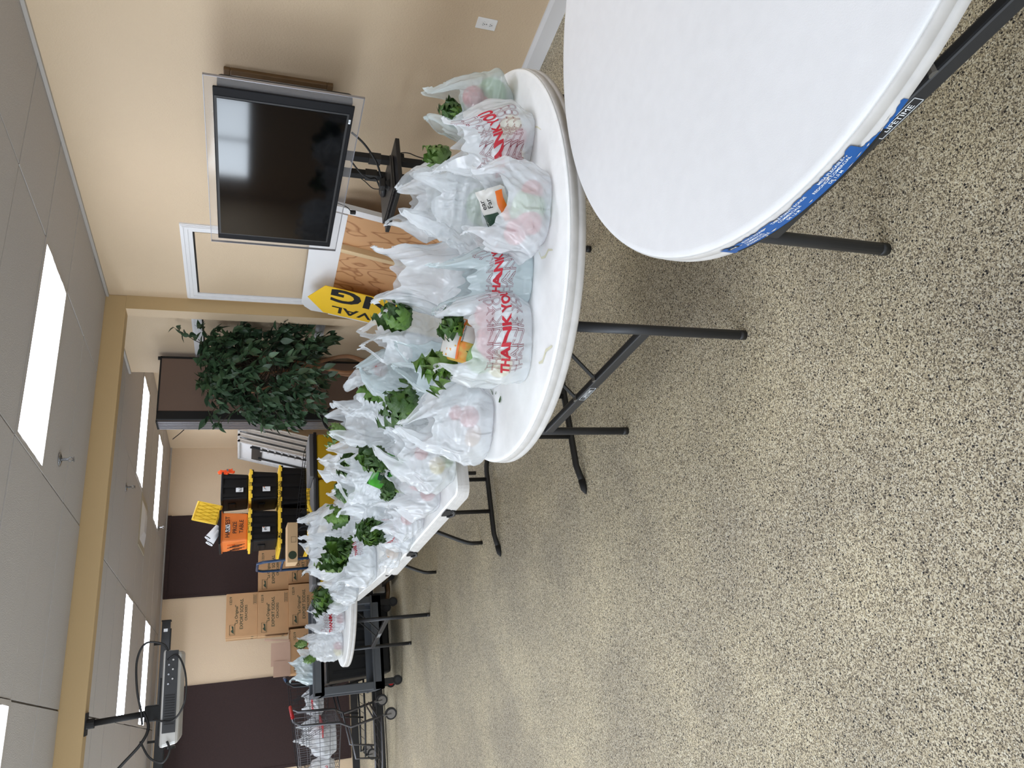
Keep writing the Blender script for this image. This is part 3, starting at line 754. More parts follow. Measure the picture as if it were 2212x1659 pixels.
for k in range(190):
    th = random.uniform(0, 2*PI); ph = random.uniform(-.9, 1.25)
    ex = Vector((math.cos(th)*math.cos(ph)*.50, math.sin(th)*math.cos(ph)*.30, math.sin(ph)*.62))
    ex.x = min(ex.x, .36)
    a = cen+Vector((random.uniform(-.1, .1), random.uniform(-.05, .05), ex.z*.35)); b2 = cen+ex*random.uniform(.75, 1.05)
    mid = (a+b2)/2+Vector((0, 0, .07)); e = b2+Vector((ex.x*.12, ex.y*.1, -.09))
    path = [a, mid, b2, e]; br.tube(path, [.004, .003, .002, .001], 4)
    for q in range(12):
        u = random.uniform(.30, 1.0)*3; i = min(2, int(u)); p = path[i].lerp(path[i+1], u-i)
        sites.append((p, (path[i+1]-path[i]).normalized()))
# a few long sprigs that stick out of the crown
for tip, st in (((.37, -.05, 2.26), (.15, 0, 1.85)), ((.35, -.12, 1.62), (.2, 0, 1.55)), ((-.55, -.05, 1.98), (-.25, 0, 1.75)), ((-.60, -.08, 1.88), (-.3, 0, 1.6)), ((-.52, -.12, .98), (-.25, 0, 1.15)), ((-.50, 0, 1.22), (-.2, 0, 1.3)), ((.36, -.1, .93), (.1, 0, 1.15)), ((.37, -.1, 2.08), (.15, 0, 1.7)), ((-.56, .0, 1.50), (-.25, 0, 1.45))):
    a, b2 = Vector(st), Vector(tip); path = [a, a.lerp(b2, .5)+Vector((0, 0, .03)), b2]
    br.tube(path, [.005, .003, .0015], 4)
    for q in range(14):
        u = random.uniform(.3, 1.0); sites.append((a.lerp(b2, u), (b2-a).normalized()))
br.build('branches', 'twig', t)
def leaf_mtx(p, d):
    v = (d*.5+Vector((random.uniform(-1, 1), random.uniform(-1, 1), random.uniform(-1.0, .5)))).normalized()
    q = v.to_track_quat('X', 'Z'); q = q @ Euler((random.uniform(-.9, .9), 0, 0)).to_quaternion()
    s = random.uniform(.8, 1.3)
    return Matrix.Translation(p) @ q.to_matrix().to_4x4() @ Matrix.Scale(s, 4)
sites = [q for q in sites if q[0].x < .385]
sites.sort(key=lambda s: s[0].y*1.0+s[0].x*.6+random.uniform(-.12, .12))     # the leaves nearest the viewer first
for p, d in sites[:300]:
    me = random.choices(lm, (5, 3, 2))[0]
    o = put('leaf', me, t); o.matrix_local = leaf_mtx(p, d)
fol = G(); src = [([v.co.copy() for v in m.vertices], [tuple(f.vertices) for f in m.polygons]) for m in lm[:2]]
for p, d in sites[300:]:
    M = leaf_mtx(p, d); V, F = random.choice(src); fol.add([M @ v for v in V], F)
o = fol.build('foliage', 'leaf_ficus', t, True); o['kind'] = 'stuff'
cable('black hose curving in front of the partition foot', [(2.80, 6.55, .55), (2.84, 6.55, .80), (2.79, 6.55, .92), (2.70, 6.55, .955), (2.60, 6.55, .90), (2.56, 6.55, .75), (2.56, 6.55, .0)], .014, 'hose', 'hose')
cable('thin dark antenna rod leaning out beside the partition', [(2.95, 7.25, 2.15), (2.86, 7.25, 2.22), (2.78, 7.25, 2.30)], .004, 'rod', 'rod')

# ================================================================ BACK OF THE ROOM
# white folding tables standing on end in the corner
for k in range(4):
    t = thing('folded_table', ['outermost folded white table standing on end, black frame side showing', 'second folded white table in the stack by the corner', 'third folded white table in the stack by the corner', 'innermost folded white table against the corner wall'][k],
              'table', (3.60+.092*k, 11.0, 0), (0, math.radians(15), 0), 'folded white tables in the corner')
    G().box(0, -.38, .02, .03, .38, 1.80).build('tabletop', 'table_plastic', t, bevel=.012)
    for y in (-.38, .35): G().box(-.03, y, .02, 0, y+.03, 1.80).build('side_lip', 'rim_worn', t)
    G().box(-.03, -.38, 1.77, 0, .38, 1.80).build('end_lip', 'rim_worn', t)
    if k == 0:
        G().tube([(-.02, -.22, .4), (-.02, -.22, 1.62)], .014, 6).build('folded_leg', 'leg_dark', t)
        G().tube([(-.02, .18, .3), (-.02, .18, 1.5)], .014, 6).build('folded_leg', 'leg_dark', t)
        G().box(-.012, -.3, 1.45, 0, .3, 1.60).build('bracket', 'leg_metal', t)
        for q in range(10): G().box(-.02, -.30, .55+.10*q, 0, -.12, .575+.10*q).build('rib', 'rim_worn', t)
# the folding tables stand edge-on in the photograph: turned towards the room
def tote(loc, w, d, h, bodym, lidm, lab, lid=True, grp='storage totes on the platform truck', rot=0):
    t = thing('storage_tote', lab, 'storage tote', loc, rot, grp)
    hb = h-(.03 if lid else .0); q = .03
    G().frus(-w/2+q, -d/2+q, w/2-q, d/2-q, 0, -w/2+.012, -d/2+.012, w/2-.012, d/2-.012, hb).build('body', bodym, t, bevel=.02)
    G().box(-w/2, -d/2, hb-.03, w/2, d/2, hb-.005).build('rim', bodym, t, bevel=.004)
    for x in ((-.32, .0, .32) if bodym != 'orange_plastic' else ()): G().frus(x*w-.02, -d/2+.012, x*w+.02, -d/2+.04, .02, x*w-.02, -d/2+.0, x*w+.02, -d/2+.02, hb-.03).build('rib', bodym, t)
    G().box(-w/2+.002, -d*.18, hb*.45, -w/2+.022, d*.18, hb*.72).build('handle', bodym, t, bevel=.006)
    if lid:
        l = G().box(-w/2-.006, -d/2-.006, hb-.006, w/2+.006, d/2+.006, h-.008).build('lid', lidm, t, bevel=.006)
        G().box(-w/2+.03, -d/2+.03, h-.008, w/2-.03, d/2-.03, h).build('lid_panel', lidm, l, bevel=.004)
        for x in (-.35, -.1, .15, .4): G().box(x*w-.025, -d/2-.010, hb-.016, x*w+.025, -d/2-.002, h-.012).build('lid_tab', lidm, l)
    return t
def scribble(parent, m, x0, z0, w, h, y, n, seed, r=.0035):
    rn = random.Random(seed)
    for k in range(n):
        a = x0+w*k/n; pts = [(a+rn.uniform(0, w/n*.9), y, z0+h*rn.random()) for _ in range(4)]
        G().tube(pts, r, 4).build('handwriting', m, parent)
# blue platform truck
t = thing('platform_truck', 'blue platform truck with a tubular handle carrying the totes', 'hand truck', (2.66, 9.62, 0))
G().box(-.62, -.40, .17, .62, .40, .205).build('deck', 'blue_paint', t, bevel=.008)
G().tube([(-.63, -.30, .2), (-.66, -.30, 1.20), (-.665, -.27, 1.40), (-.665, -.20, 1.47), (-.665, .20, 1.47), (-.665, .27, 1.40), (-.66, .30, 1.20), (-.63, .30, .2)], .017, 10).build('push_handle', 'blue_paint', t, True)
G().tube([(-.66, -.30, 1.18), (-.66, .30, 1.18)], .014, 8).build('cross_bar', 'blue_paint', t, True)
for x in (-.5, .5):
    for y in (-.3, .3): G().tube([(x, y-.02, .065), (x, y+.02, .065)], .065, 16).build('caster_wheel', 'rubber', t)
for i, z in enumerate((.207, .552, .897)):
    nm = [('black tote low on the truck, right column', 'black tote low on the truck, left column'), ('black tote second from the bottom, right column', 'black tote second from the bottom, left column'), ('wide black tote with yellow lid under the small totes, right side', 'wide black tote with lettered yellow lid under the small totes, left side')][i]
    a = tote((2.925, 9.62, z), .52, .74, .345, 'black_tote', 'tote_yellow', nm[0]); b = tote((2.395, 9.62, z), .52, .74, .345, 'black_tote', 'tote_yellow', nm[1])
    if i == 2:
        write('lid_lettering', 'PAINTING, GAX CORDS', .05, 'ink_black', a, (-.12, -.3825, .315), (PI/2, 0, 0), .012, sx=.62)
        write('lid_lettering', 'MISC', .05, 'ink_black', b, (-.10, -.3825, .315), (PI/2, 0, 0), .012, sx=.7)
for j, (x, w, l1, l2) in enumerate(((2.94, .40, 'small black tote with white sticker in the middle tier, right side', 'open black tote on the top tier with an orange cloth on its rim'), (2.43, .42, 'small black tote with torn sticker in the middle tier, left side', 'orange tote marked HARVEST on the top tier'))):
    m = tote((x, 9.55, 1.245), w, .58, .345, 'black_tote', 'tote_yellow', l1)
    s = G().box(.0, -.284, .10, .09, -.279, .19).build('sticker', 'label_white', m); s.location = (-.08, .006, -.01)
    G().box(.05, -.2855, .165, .08, -.2835, .18).build('sticker_print', 'pouch_orange', s)
    scribble(m, 'ink_black', -.06, .11, .06, .06, -.2805, 4 if j else 2, 5+j, .002)
    write('lid_lettering', ('HARVEST', 'PRIZE TABLE')[j], .034, 'ink_black', m, (.0, -.2985, .319), (PI/2, 0, 0), .012)
    top = tote((x, 9.56, 1.592), w-.03, .56, .32, ('black_tote', 'orange_plastic')[j], 'tote_yellow', l2, lid=False)
    if j == 0:
        s = G().box(-.075, -.268, .06, .015, -.262, .145).build('sticker', 'label_white', top)
        G().box(-.02, -.2695, .125, .01, -.2675, .138).build('sticker_print', 'pouch_orange', s)
        scribble(top, 'ink_black', -.065, .07, .05, .05, -.2705, 4, 9, .002)
    else:
        write('marker_lettering', 'HARVEST', .07, 'ink_black', top, (.0, -.2735, .205), (PI/2, 0, 0), .012, sx=.9)
        write('marker_lettering', 'PRIZE', .065, 'ink_black', top, (-.01, -.2725, .125), (PI/2, 0, 0), .012, sx=.9)
        write('marker_lettering', 'TABLE', .065, 'ink_black', top, (.0, -.2715, .05), (PI/2, 0, 0), .012, sx=.9)
        G().box(-.06, -.2715, .20, .03, -.2700, .25).build('paper_scrap', 'label_white', top)
        for k in range(6):
            yy = -.18+.055*k; zz = .06+.03*(k % 3)
            G().tube([(-w/2-.001+.012, yy-.03, zz-.03), (-w/2+.006, yy, zz+.06), (-w/2+.004, yy+.03, zz+.11)], .004, 4).build('handwriting', 'ink_black', top)
        G().box(-w/2+.003, -.285, .30, w/2-.003, .285, .325).build('black_rim_strip', 'black_tote', top)
# things on top of the totes
t = thing('tote_lid', 'yellow ribbed tote lid standing tilted on top of the stack', 'lid', (2.62, 9.45, 1.915), (math.radians(4), math.radians(14), math.radians(8)))
G().box(-.13, -.012, 0, .13, .012, .30).build('panel', 'tote_yellow', t, bevel=.03)
for k in range(5):
    a = -.12+.045*k
    G().tube([(a, -.015, .03), (a+.06, -.015, .27)], .004, 4).build('rib', 'bin_yellow', t)
    G().tube([(a+.06, -.015, .03), (a, -.015, .27)], .004, 4).build('rib', 'bin_yellow', t)
G().tube([(-.115, -.014, .02), (.115, -.014, .02), (.115, -.014, .28), (-.115, -.014, .28)], .007, 6, closed=True).build('edge_ridge', 'tote_yellow', t)
for k, l in enumerate(('white paper cup sleeve leaning under the yellow lid, upper', 'white paper cup sleeve leaning under the yellow lid, lower')):
    t = thing('paper_sleeve', l, 'paper', (2.47-.05*k, 9.40, 1.925), (0, math.radians(-52-6*k), 0), 'white paper sleeves')
    G().lathe([(.035, 0), (.045, .19), (.043, .19), (.033, .002)], 20).build('sleeve', 'white_paper', t, True)
    G().lathe([(.0455, .17), (.0458, .178), (.045, .18)], 20).build('print_band', 'ink_black', t, True)
g = G(); pts = []
rn = random.Random(3)
for j in range(9):
    for i in range(12):
        u, v = i/11, j/8
        pts.append((-.02+.16*u*0+(v-.5)*.10, -.02+.02*rn.random()-.02*v, .01-.20*(1-v)*0-.17*u+.015*math.sin(9*u+5*v)))
cl = thing('orange_vest', 'bright orange cloth hanging over the edge of the top black tote', 'cloth', (3.135, 9.30, 1.93))
P2 = [(p[0]*.5+.008*math.sin(p[2]*40), p[1], p[2]) for p in pts]
G().grid(P2, 12, 9).build('drape', 'orange_cloth', cl, True).modifiers.new('thick', 'SOLIDIFY').thickness = .018
G().box(-.01, -.042, -.10, .02, -.034, -.08).build('grey_strip', 'grey_lid', cl)

# yellow cleaning-cart bags
for k, (x, l) in enumerate(((2.79, 'yellow collection bin with curved seam beside the partition'), (2.27, 'yellow collection bin nearer the shopping cart with a grey lid'), (1.74, 'yellow bin with black rim half hidden by the bag pile'))):
    t = thing('collection_bin', l, 'bin', (x, (7.98, 7.98, 8.50)[k], 0), 0, 'yellow collection bins')
    w, d = .50, .42
    zt = (.955, .945, .90)[k]
    G().frus(-w/2+.04, -d/2+.03, w/2-.04, d/2-.03, .10, -w/2, -d/2, w/2, d/2, zt-.05).build('yellow_sack', 'bin_yellow', t, bevel=.03)
    G().box(-w/2-.012, -d/2-.012, zt-.05, w/2+.012, d/2+.012, zt-.015).build('rim', 'black_plastic', t, bevel=.006)
    G().box(-w/2, -d/2, zt-.02, w/2, d/2, zt+(.03 if k != 1 else .005)).build('lid', 'grey_lid', t, bevel=.012)
    G().tube([(-w/2+.02, -d/2-.004, .55), (-.1, -d/2-.008, .62), (.1, -d/2-.008, .66), (w/2-.05, -d/2-.004, .70)], .006, 5).build('seam', 'bin_yellow', t)
    for q in (-1, 1): G().tube([(q*.17, -.02, .05), (q*.17, .02, .05)], .05, 14).build('wheel', 'rubber', t)
    G().box(-w/2+.0, -d/2, .085, w/2, d/2, .11).build('base_frame', 'black_plastic', t)
    if k == 1: G().tube([(-w/2+.05, -d/2-.01, zt+.0), (w/2-.28, -d/2-.01, zt+.06)], .014, 6).build('yellow_catch', 'tote_yellow', t)

# cracker cartons
random.seed(4)
def carton(loc, w, h, d, lab, rot=0, full=True, open_top=False):
    t = thing('cracker_carton', lab, 'carton', loc, rot, 'stacked cracker cartons')
    b = G().box(-w/2, -d/2, 0, w/2, d/2, h)
    if open_top: b.f.pop(1)
    b.build('box', 'cardboard', t, bevel=.004)
    y = -d/2-.0012
    write('print', 'EXPORT SODAS.', .058, 'ink_green', t, (.01, y, h*.46), (PI/2, 0, 0), .012, sx=.95)
    write('print', '"La Original"', .052, 'ink_green', t, (-.0, y, h*.63), (PI/2, 0, 0), .012)
    write('print', 'CRACKERS', .045, 'ink_green', t, (.02, y, h*.33), (PI/2, 0, 0), .012, sx=.95)
    write('print', '13219', .045, 'ink_green', t, (w*.33, y, h*.82), (PI/2, 0, 0), .012)
    lg = bpy.data.objects.new('logo', None)
    G().tube([(-w*.45, y, h*.72), (-w*.23, y, h*.72), (-w*.23, y, h*.88), (-w*.45, y, h*.88)], .003, 4, closed=True).build('logo_border', 'ink_green', t)
    G().prism([(-w*.43, h*.74), (-w*.26, h*.76), (-w*.25, h*.82), (-w*.33, h*.79), (-w*.36, h*.84), (-w*.40, h*.80)], y, y+.001, 'y').build('logo_mark', 'ink_green', t)
    G().tube([(w*.22, y, h*.04), (w*.45, y, h*.04), (w*.45, y, h*.14), (w*.22, y, h*.14)], .002, 4, closed=True).build('stamp_border', 'ink_green', t)
    for k in range(7): G().box(w*(.25+.028*k), y, h*.05, w*(.258+.028*k), y+.001, h*.13).build('stamp_bar', 'ink_green', t)
    for k in range(3): G().box(-w/2-.001, -d*.3+.1*k, h*.12, -w/2, -d*.3+.1*k+.05, h*.2).build('side_print', 'ink_green', t)
    G().box(-w/2-.0015, -.03, 0, -w/2-.0005, .03, h).build('tape', 'cardboard_light', t)
    return t
CW, CH, CDp = .575, .408, .40
carton((1.655, 11.22, 1.432), CW, CH, CDp, 'topmost cracker carton of the stack by the wall')
carton((1.650, 11.20, 1.022), CW, CH, CDp, 'cracker carton directly below the topmost one')
carton((2.245, 11.26, 1.018), CW, CH, CDp, 'cracker carton right of the tall stack, behind the blue truck handle')
c3 = carton((1.715, 11.16, .612), CW, CH, CDp, 'cracker carton third from the top with its lower half hidden')
c4 = carton((1.10, 11.10, .60), CW, CH, CDp, 'opened cracker carton with its flaps standing up', open_top=True)
carton((2.32, 11.24, .61), CW, CH, CDp, 'cracker carton low on the right beneath the light box')
for x, y, l in ((1.70, 11.18, 'cracker carton in the second row from the floor, middle'), (1.10, 11.12, 'cracker carton in the second row from the floor, left'), (2.31, 11.24, 'cracker carton in the second row from the floor, right')):
    carton((x, y, .203), CW, .405, CDp, l)
t = thing('shipping_pallet', 'wooden pallet under the cracker cartons', 'pallet', (1.70, 11.2, 0))
for k in range(5): G().box(-.95, -.24+.11*k, .16, .95, -.16+.11*k, .20).build('deck_board', 'lumber', t)
for x in (-.9, 0, .85): G().box(x, -.24, 0, x+.06, .28, .16).build('stringer', 'lumber', t)
for nm, a, lo, ro in (('flap', (0, 0, 0, .30, .004, .25), (.93-1.10, -.205, CH), (math.radians(-4), 0, 0)), ('flap', (0, 0, 0, .004, .20, .33), (1.265-1.10, -.1, CH), (0, math.radians(6), 0)), ('flap', (0, 0, 0, .20, .004, .22), (.79-1.10, -.203, CH), (math.radians(3), 0, 0))):
    G().box(*a).build(nm, 'cardboard_pink', c4, loc=lo, rot=ro)
# light carton lying on a cart, and its oval mark
t = thing('light_carton', 'pale cardboard box with an oval mark above the second shopping cart', 'carton', (2.02, 8.62, 1.068), math.radians(-6))
G().box(-.22, -.2, 0, .22, .2, .11).build('box', 'cardboard_light', t, bevel=.004)
G().prism([(-.22, .11), (.16, .11), (.22, .06), (.22, 0.11)], -.201, -.199, 'y').build('flap', 'cardboard_light', t)
G().lathe([(.035, 0), (.045, .001)], 24).build('oval_mark', 'ink_green', t, loc=(-.14, -.2015, .055), rot=(PI/2, 0, 0))
G().tube([(.0, -.202, .02), (.06, -.202, .02), (.06, -.202, .07), (.0, -.202, .07)], .002, 4, closed=True).build('printed_box', 'ink_black', t)

# grey plastic utility cart
t = thing('utility_cart', 'dark grey plastic utility cart behind the farthest round table', 'utility cart', (.86, 8.62, 0))
w, d = .96, .55
for z, nm in ((.82, 'top_tray'), (.20, 'bottom_tray')):
    g = G()
    g.box(-w/2, -d/2, z, w/2, d/2, z+.03)
    for a in ((-w/2, -d/2, z, w/2, -d/2+.03, z+.11), (-w/2, d/2-.03, z, w/2, d/2, z+.11), (-w/2, -d/2, z, -w/2+.03, d/2, z+.11), (w/2-.03, -d/2, z, w/2, d/2, z+.11)): g.box(*a)
    tr = g.build(nm, 'cart_grey', t)
    G().box(-w/2-.008, -d/2-.008, z+.095, w/2+.008, -d/2+.03, z+.115).build('tray_lip', 'cart_grey', tr, bevel=.004)
    G().box(-w/2-.008, -d/2, z+.095, -w/2+.03, d/2, z+.115).build('tray_lip', 'cart_grey', tr, bevel=.004)
    for k in range(6): G().box(-w/2+.031, -d/2+.08+.07*k, z+.03, w/2-.03, -d/2+.1+.07*k, z+.034).build('tray_rib', 'cart_grey', tr)
for x in (-w/2, w/2-.08):
    for y in (-d/2, d/2-.06): G().box(x, y, .20, x+.08, y+.06, .83).build('corner_post', 'cart_grey', t, bevel=.008)
for x in (-w/2+.07, w/2-.07):
    for y in (-d/2+.07, d/2-.07):
        c = G().tube([(x, y-.016, .05), (x, y+.016, .05)], .05, 18).build('caster_wheel', 'rubber', t)
        G().tube([(x, y-.02, .05), (x, y+.02, .05)], .03, 14).build('hub', 'cart_red' if x < 0 and y > 0 else 'leg_metal', c)
        G().box(x-.03, y-.03, .10, x+.03, y+.03, .20).build('caster_fork', 'black_plastic', c)
# low black platform beneath and behind it
t = thing('flat_dolly', 'long low black dolly frame on the floor behind the carts', 'dolly', (.45, 9.74, 0))
for y in (-.13, .13): G().box(-1.3, y-.03, .02, 1.0, y+.03, .10).build('side_rail', 'black_plastic', t)
for x in (-1.2, -.2, .9): G().box(x, -.13, .03, x+.06, .13, .09).build('cross_rail', 'black_plastic', t)

# shopping carts
def shopping_cart(loc, rot, lab, wire='cart_wire', handle='cart_red'):
    t = thing('shopping_cart', lab, 'shopping cart', loc, rot, 'wire shopping carts')
    # x runs from the handle end (0) to the nose (-0.95); y across; handle end is higher and wider
    def sec(u):     # half width, bottom z, top z
        return .275-.055*u, .60+.03*u, 1.06-.10*u
    Lc = .92
    g = G()
    for k in range(21):
        u = k/20; hw, zb, zt = sec(u)
        for s in (-1, 1): g.tube([(-Lc*u, s*hw*.9, zb), (-Lc*u, s*hw, zt)], .0026, 4)
        g.tube([(-Lc*u, -hw*.9, zb), (-Lc*u, hw*.9, zb)], .0026, 4)
    side = g.build('basket_uprights', wire, t)
    g = G()
    for q in (0, .25, .5, .75, 1.0):
        P = []
        for u in (0, 1):
            hw, zb, zt = sec(u); P.append((-Lc*u, hw*(.9+.1*q), zb+(zt-zb)*q))
        a, b = P
        g.tube([a, b, (b[0], -b[1], b[2]), (a[0], -a[1], a[2])], .0045 if q in (0, 1.0) else .0028, 6, closed=(q in (0,)))
    g.build('basket_rails', wire, t)
    g = G(); hw, zb, zt = sec(1)
    for k in range(9): y = -.2+.05*k; g.tube([(-Lc, y*.95, zb), (-Lc, y, zt)], .0026, 4)
    g.build('nose_panel', wire, t)
    g = G(); hw, zb, zt = sec(0)
    for k in range(12): y = -.24+.0436*k; g.tube([(-.02, y, zb), (-.0, y, zt-.12)], .0026, 4)
    for z in (.65, .75, .85): g.tube([(-.015, -.26, z), (-.015, .26, z)], .0026, 4)
    g.build('back_gate', wire, t)
    for s in (-1, 1):
        f = G().tube([(.07, s*.27, 1.10), (.02, s*.275, 1.02), (.0, s*.27, .62), (-.06, s*.27, .50), (.02, s*.285, .16)], .0135, 8).build('frame_tube', wire, t, True)
        G().tube([(-.05, s*.26, .52), (-.40, s*.24, .44), (-.44, s*.22, .17)], .011, 8).build('frame_tube', wire, t, True)
        G().tube([(.02, s*.285, .17), (-.45, s*.24, .15), (-.90, s*.20, .15)], .012, 8).build('lower_rail', wire, t, True)
    G().tube([(.07, -.27, 1.10), (.07, .27, 1.10)], .0135, 8).build('frame_cross_tube', wire, t, True)
    G().tube([(.02, -.285, .22), (.02, .285, .22)], .010, 8).tube([(.01, -.285, .26), (.01, .285, .26)], .008, 8).build('lower_cross_tube', wire, t, True)
    G().tube([(.095, -.21, 1.105), (.095, .21, 1.105)], .019, 10).build('push_handle', handle, t, True)
    g = G()
    for k in range(7): y = -.18+.06*k; g.tube([(-.04, y, .72), (-.18, y, 1.00)], .003, 4)
    for z, x in ((.72, -.04), (.86, -.11), (1.0, -.18)): g.tube([(x, -.2, z), (x, .2, z)], .003, 4)
    g.build('child_seat_back', wire, t)
    G().box(-.16, -.19, .78, -.02, .19, .79).build('child_seat_pad', handle, t)
    g = G()
    for k in range(8): x = -.1-.1*k; g.tube([(x, -.22, .155), (x, .22, .155)], .003, 4)
    g.build('lower_rack', wire, t)
    for x, y in ((.03, -.285), (.03, .285), (-.88, -.19), (-.88, .19)):
        c = G().tube([(x, y-.014, .064), (x, y+.014, .064)], .064, 20).build('caster_wheel', 'rubber', t)
        G().tube([(x, y-.017, .064), (x, y+.017, .064)], .047, 18).build('hub', 'wheel_grey', c)
        G().tube([(x, y-.022, .064), (x-.01, y-.022, .15)], .008, 6).tube([(x, y+.022, .064), (x-.01, y+.022, .15)], .008, 6).build('caster_fork', 'chrome', c)
    return t
A = shopping_cart((.19, 9.12, 0), math.radians(-17), 'grey wire shopping cart with red handle nearest on the left')
shopping_cart((.62, 10.36, 0), math.radians(-8), 'dark wire shopping cart standing behind the grey utility cart', 'cart_wire_dark', 'blue_paint')
shopping_cart((2.25, 8.72, 0), math.radians(170), 'black wire shopping cart with a dark red handle beside the yellow bins', 'cart_wire_dark', 'cart_red')
# red plastic seats and carrier inside the nearest cart
t = thing('red_carrier', 'red plastic child carrier in the nearest shopping cart', 'carrier', (-.55, 9.42, .80), math.radians(-17))
G().frus(-.18, -.12, .18, .12, 0, -.22, -.15, .22, .15, .22).build('shell', 'cart_red', t, bevel=.02)
G().tube([(-.2, 0, .2), (-.1, 0, .33), (.1, 0, .33), (.2, 0, .2)], .012, 8).build('carry_handle', 'cart_red', t, True)

# black and silver appliance and black drum on the floor under the far tables
t = thing('floor_appliance', 'small black and silver appliance on the floor beneath the tables', 'appliance', (1.50, 8.95, 0), .3)
G().lathe([(0, .015), (.10, .015), (.125, .05), (.13, .20), (.11, .26), (.05, .29), (0, .29)], 24).build('body', 'black_plastic', t, True)
G().box(-.10, -.135, .06, .10, -.10, .20).build('silver_panel', 'silver_plastic', t, bevel=.01)
G().lathe([(.135, .0), (.14, .02), (.125, .04)], 24).build('base_ring', 'wood_frame', t, True)
G().box(-.06, -.05, .28, .06, .05, .34).build('top_handle', 'black_plastic', t, bevel=.015)
t = thing('black_drum', 'large round black bin under the farthest tables', 'bin', (1.62, 10.15, 0))
G().lathe([(0, .05), (.24, .05), (.26, .08), (.28, .62), (.30, .64), (.30, .68), (0, .70)], 32).build('drum', 'black_plastic', t, True)
G().lathe([(.22, 0), (.30, .01), (.30, .05), (.2, .06)], 32).build('dolly_ring', 'black_matte', t, True)
G().lathe([(.045, 0), (.045, .012), (.03, .012)], 18).build('caster', 'wheel_grey', t, loc=(-.1, -.29, .05), rot=(PI/2, 0, 0))

# projector hanging from the beam
t = thing('projector', 'ceiling projector with silver case hanging from the beam on a black pole', 'projector', (.27, 5.93, 2.59), math.radians(-6))
G().box(-.07, -.05, -.006, .07, .05, 0).build('ceiling_plate', 'black_matte', t)
G().tube([(0, 0, 0), (.02, 0, -.36)], .021, 12).build('pole', 'black_matte', t, True)
G().tube([(0, 0, -.005), (.001, 0, -.05)], .032, 12).build('pole_collar', 'black_matte', t)
G().box(-.03, -.05, -.45, .07, .05, -.35).build('swivel_mount', 'black_matte', t, bevel=.008)
G().box(-.12, -.1, -.455, .24, .1, -.44).build('mount_arms', 'black_matte', t)
pb = G().frus(-.17, -.19, .40, .19, -.575, -.19, -.20, .42, .20, -.46).build('case', 'silver_plastic', t, bevel=.02)
G().box(-.10, -.205, -.555, .41, -.198, -.475).build('rear_panel', 'black_plastic', t)
for k in range(12): G().box(-.05+.016*k, -.209, -.545, -.043+.016*k, -.204, -.485).build('vent_slot', 'black_matte', pb)
for k in range(6): G().lathe([(.006, 0), (.006, .012), (.003, .012)], 10).build('socket', ('chrome', 'silver_plastic')[k % 2], pb, loc=(.2+.03*k, -.206, -.50-.025*(k % 2)), rot=(PI/2, 0, 0))
G().tube([(-.19, -.1, -.52), (-.205, -.1, -.52)], .035, 18).build('lens', 'black_plastic', t)
PB = (.27, 5.72)
cable('black cable loop rising from the left end of the projector', [(.62, 5.70, 2.09), (.70, 5.70, 2.13), (.72, 5.70, 2.24), (.62, 5.72, 2.29), (.44, 5.74, 2.28), (.30, 5.78, 2.25), (.22, 5.8, 2.24)], .007, grp='projector cables')
cable('black cable drooping below the projector', [(.60, 5.69, 2.10), (.62, 5.66, 2.04), (.50, 5.64, 1.985), (.33, 5.66, 1.98), (.22, 5.70, 2.05), (.24, 5.74, 2.17)], .006, grp='projector cables')
cable('black cable bundle sloping up from the projector to the left', [(.30, 5.80, 2.24), (.20, 5.78, 2.20), (.10, 5.76, 2.24), (-.05, 5.76, 2.38), (-.25, 5.76, 2.52), (-.5, 5.78, 2.62)], .010, grp='projector cables')
cable('black cable hooking under the near end of the projector', [(.12, 5.76, 2.24), (.02, 5.74, 2.18), (-.02, 5.73, 2.10), (.04, 5.72, 2.06), (.10, 5.73, 2.08)], .007, grp='projector cables')

t = thing('storage_crate', 'big black plastic crate standing behind the grey utility cart', 'crate', (1.02, 9.28, 0))
G().frus(-.44, -.22, .44, .22, .0, -.48, -.26, .48, .26, .72).build('body', 'black_plastic', t, bevel=.02)
G().box(-.49, -.27, .70, .49, .27, .735).build('rim', 'black_plastic', t, bevel=.006)
for k in range(6): G().box(-.40+.15*k, -.262, .10, -.37+.15*k, -.225, .66).build('rib', 'black_matte', t)

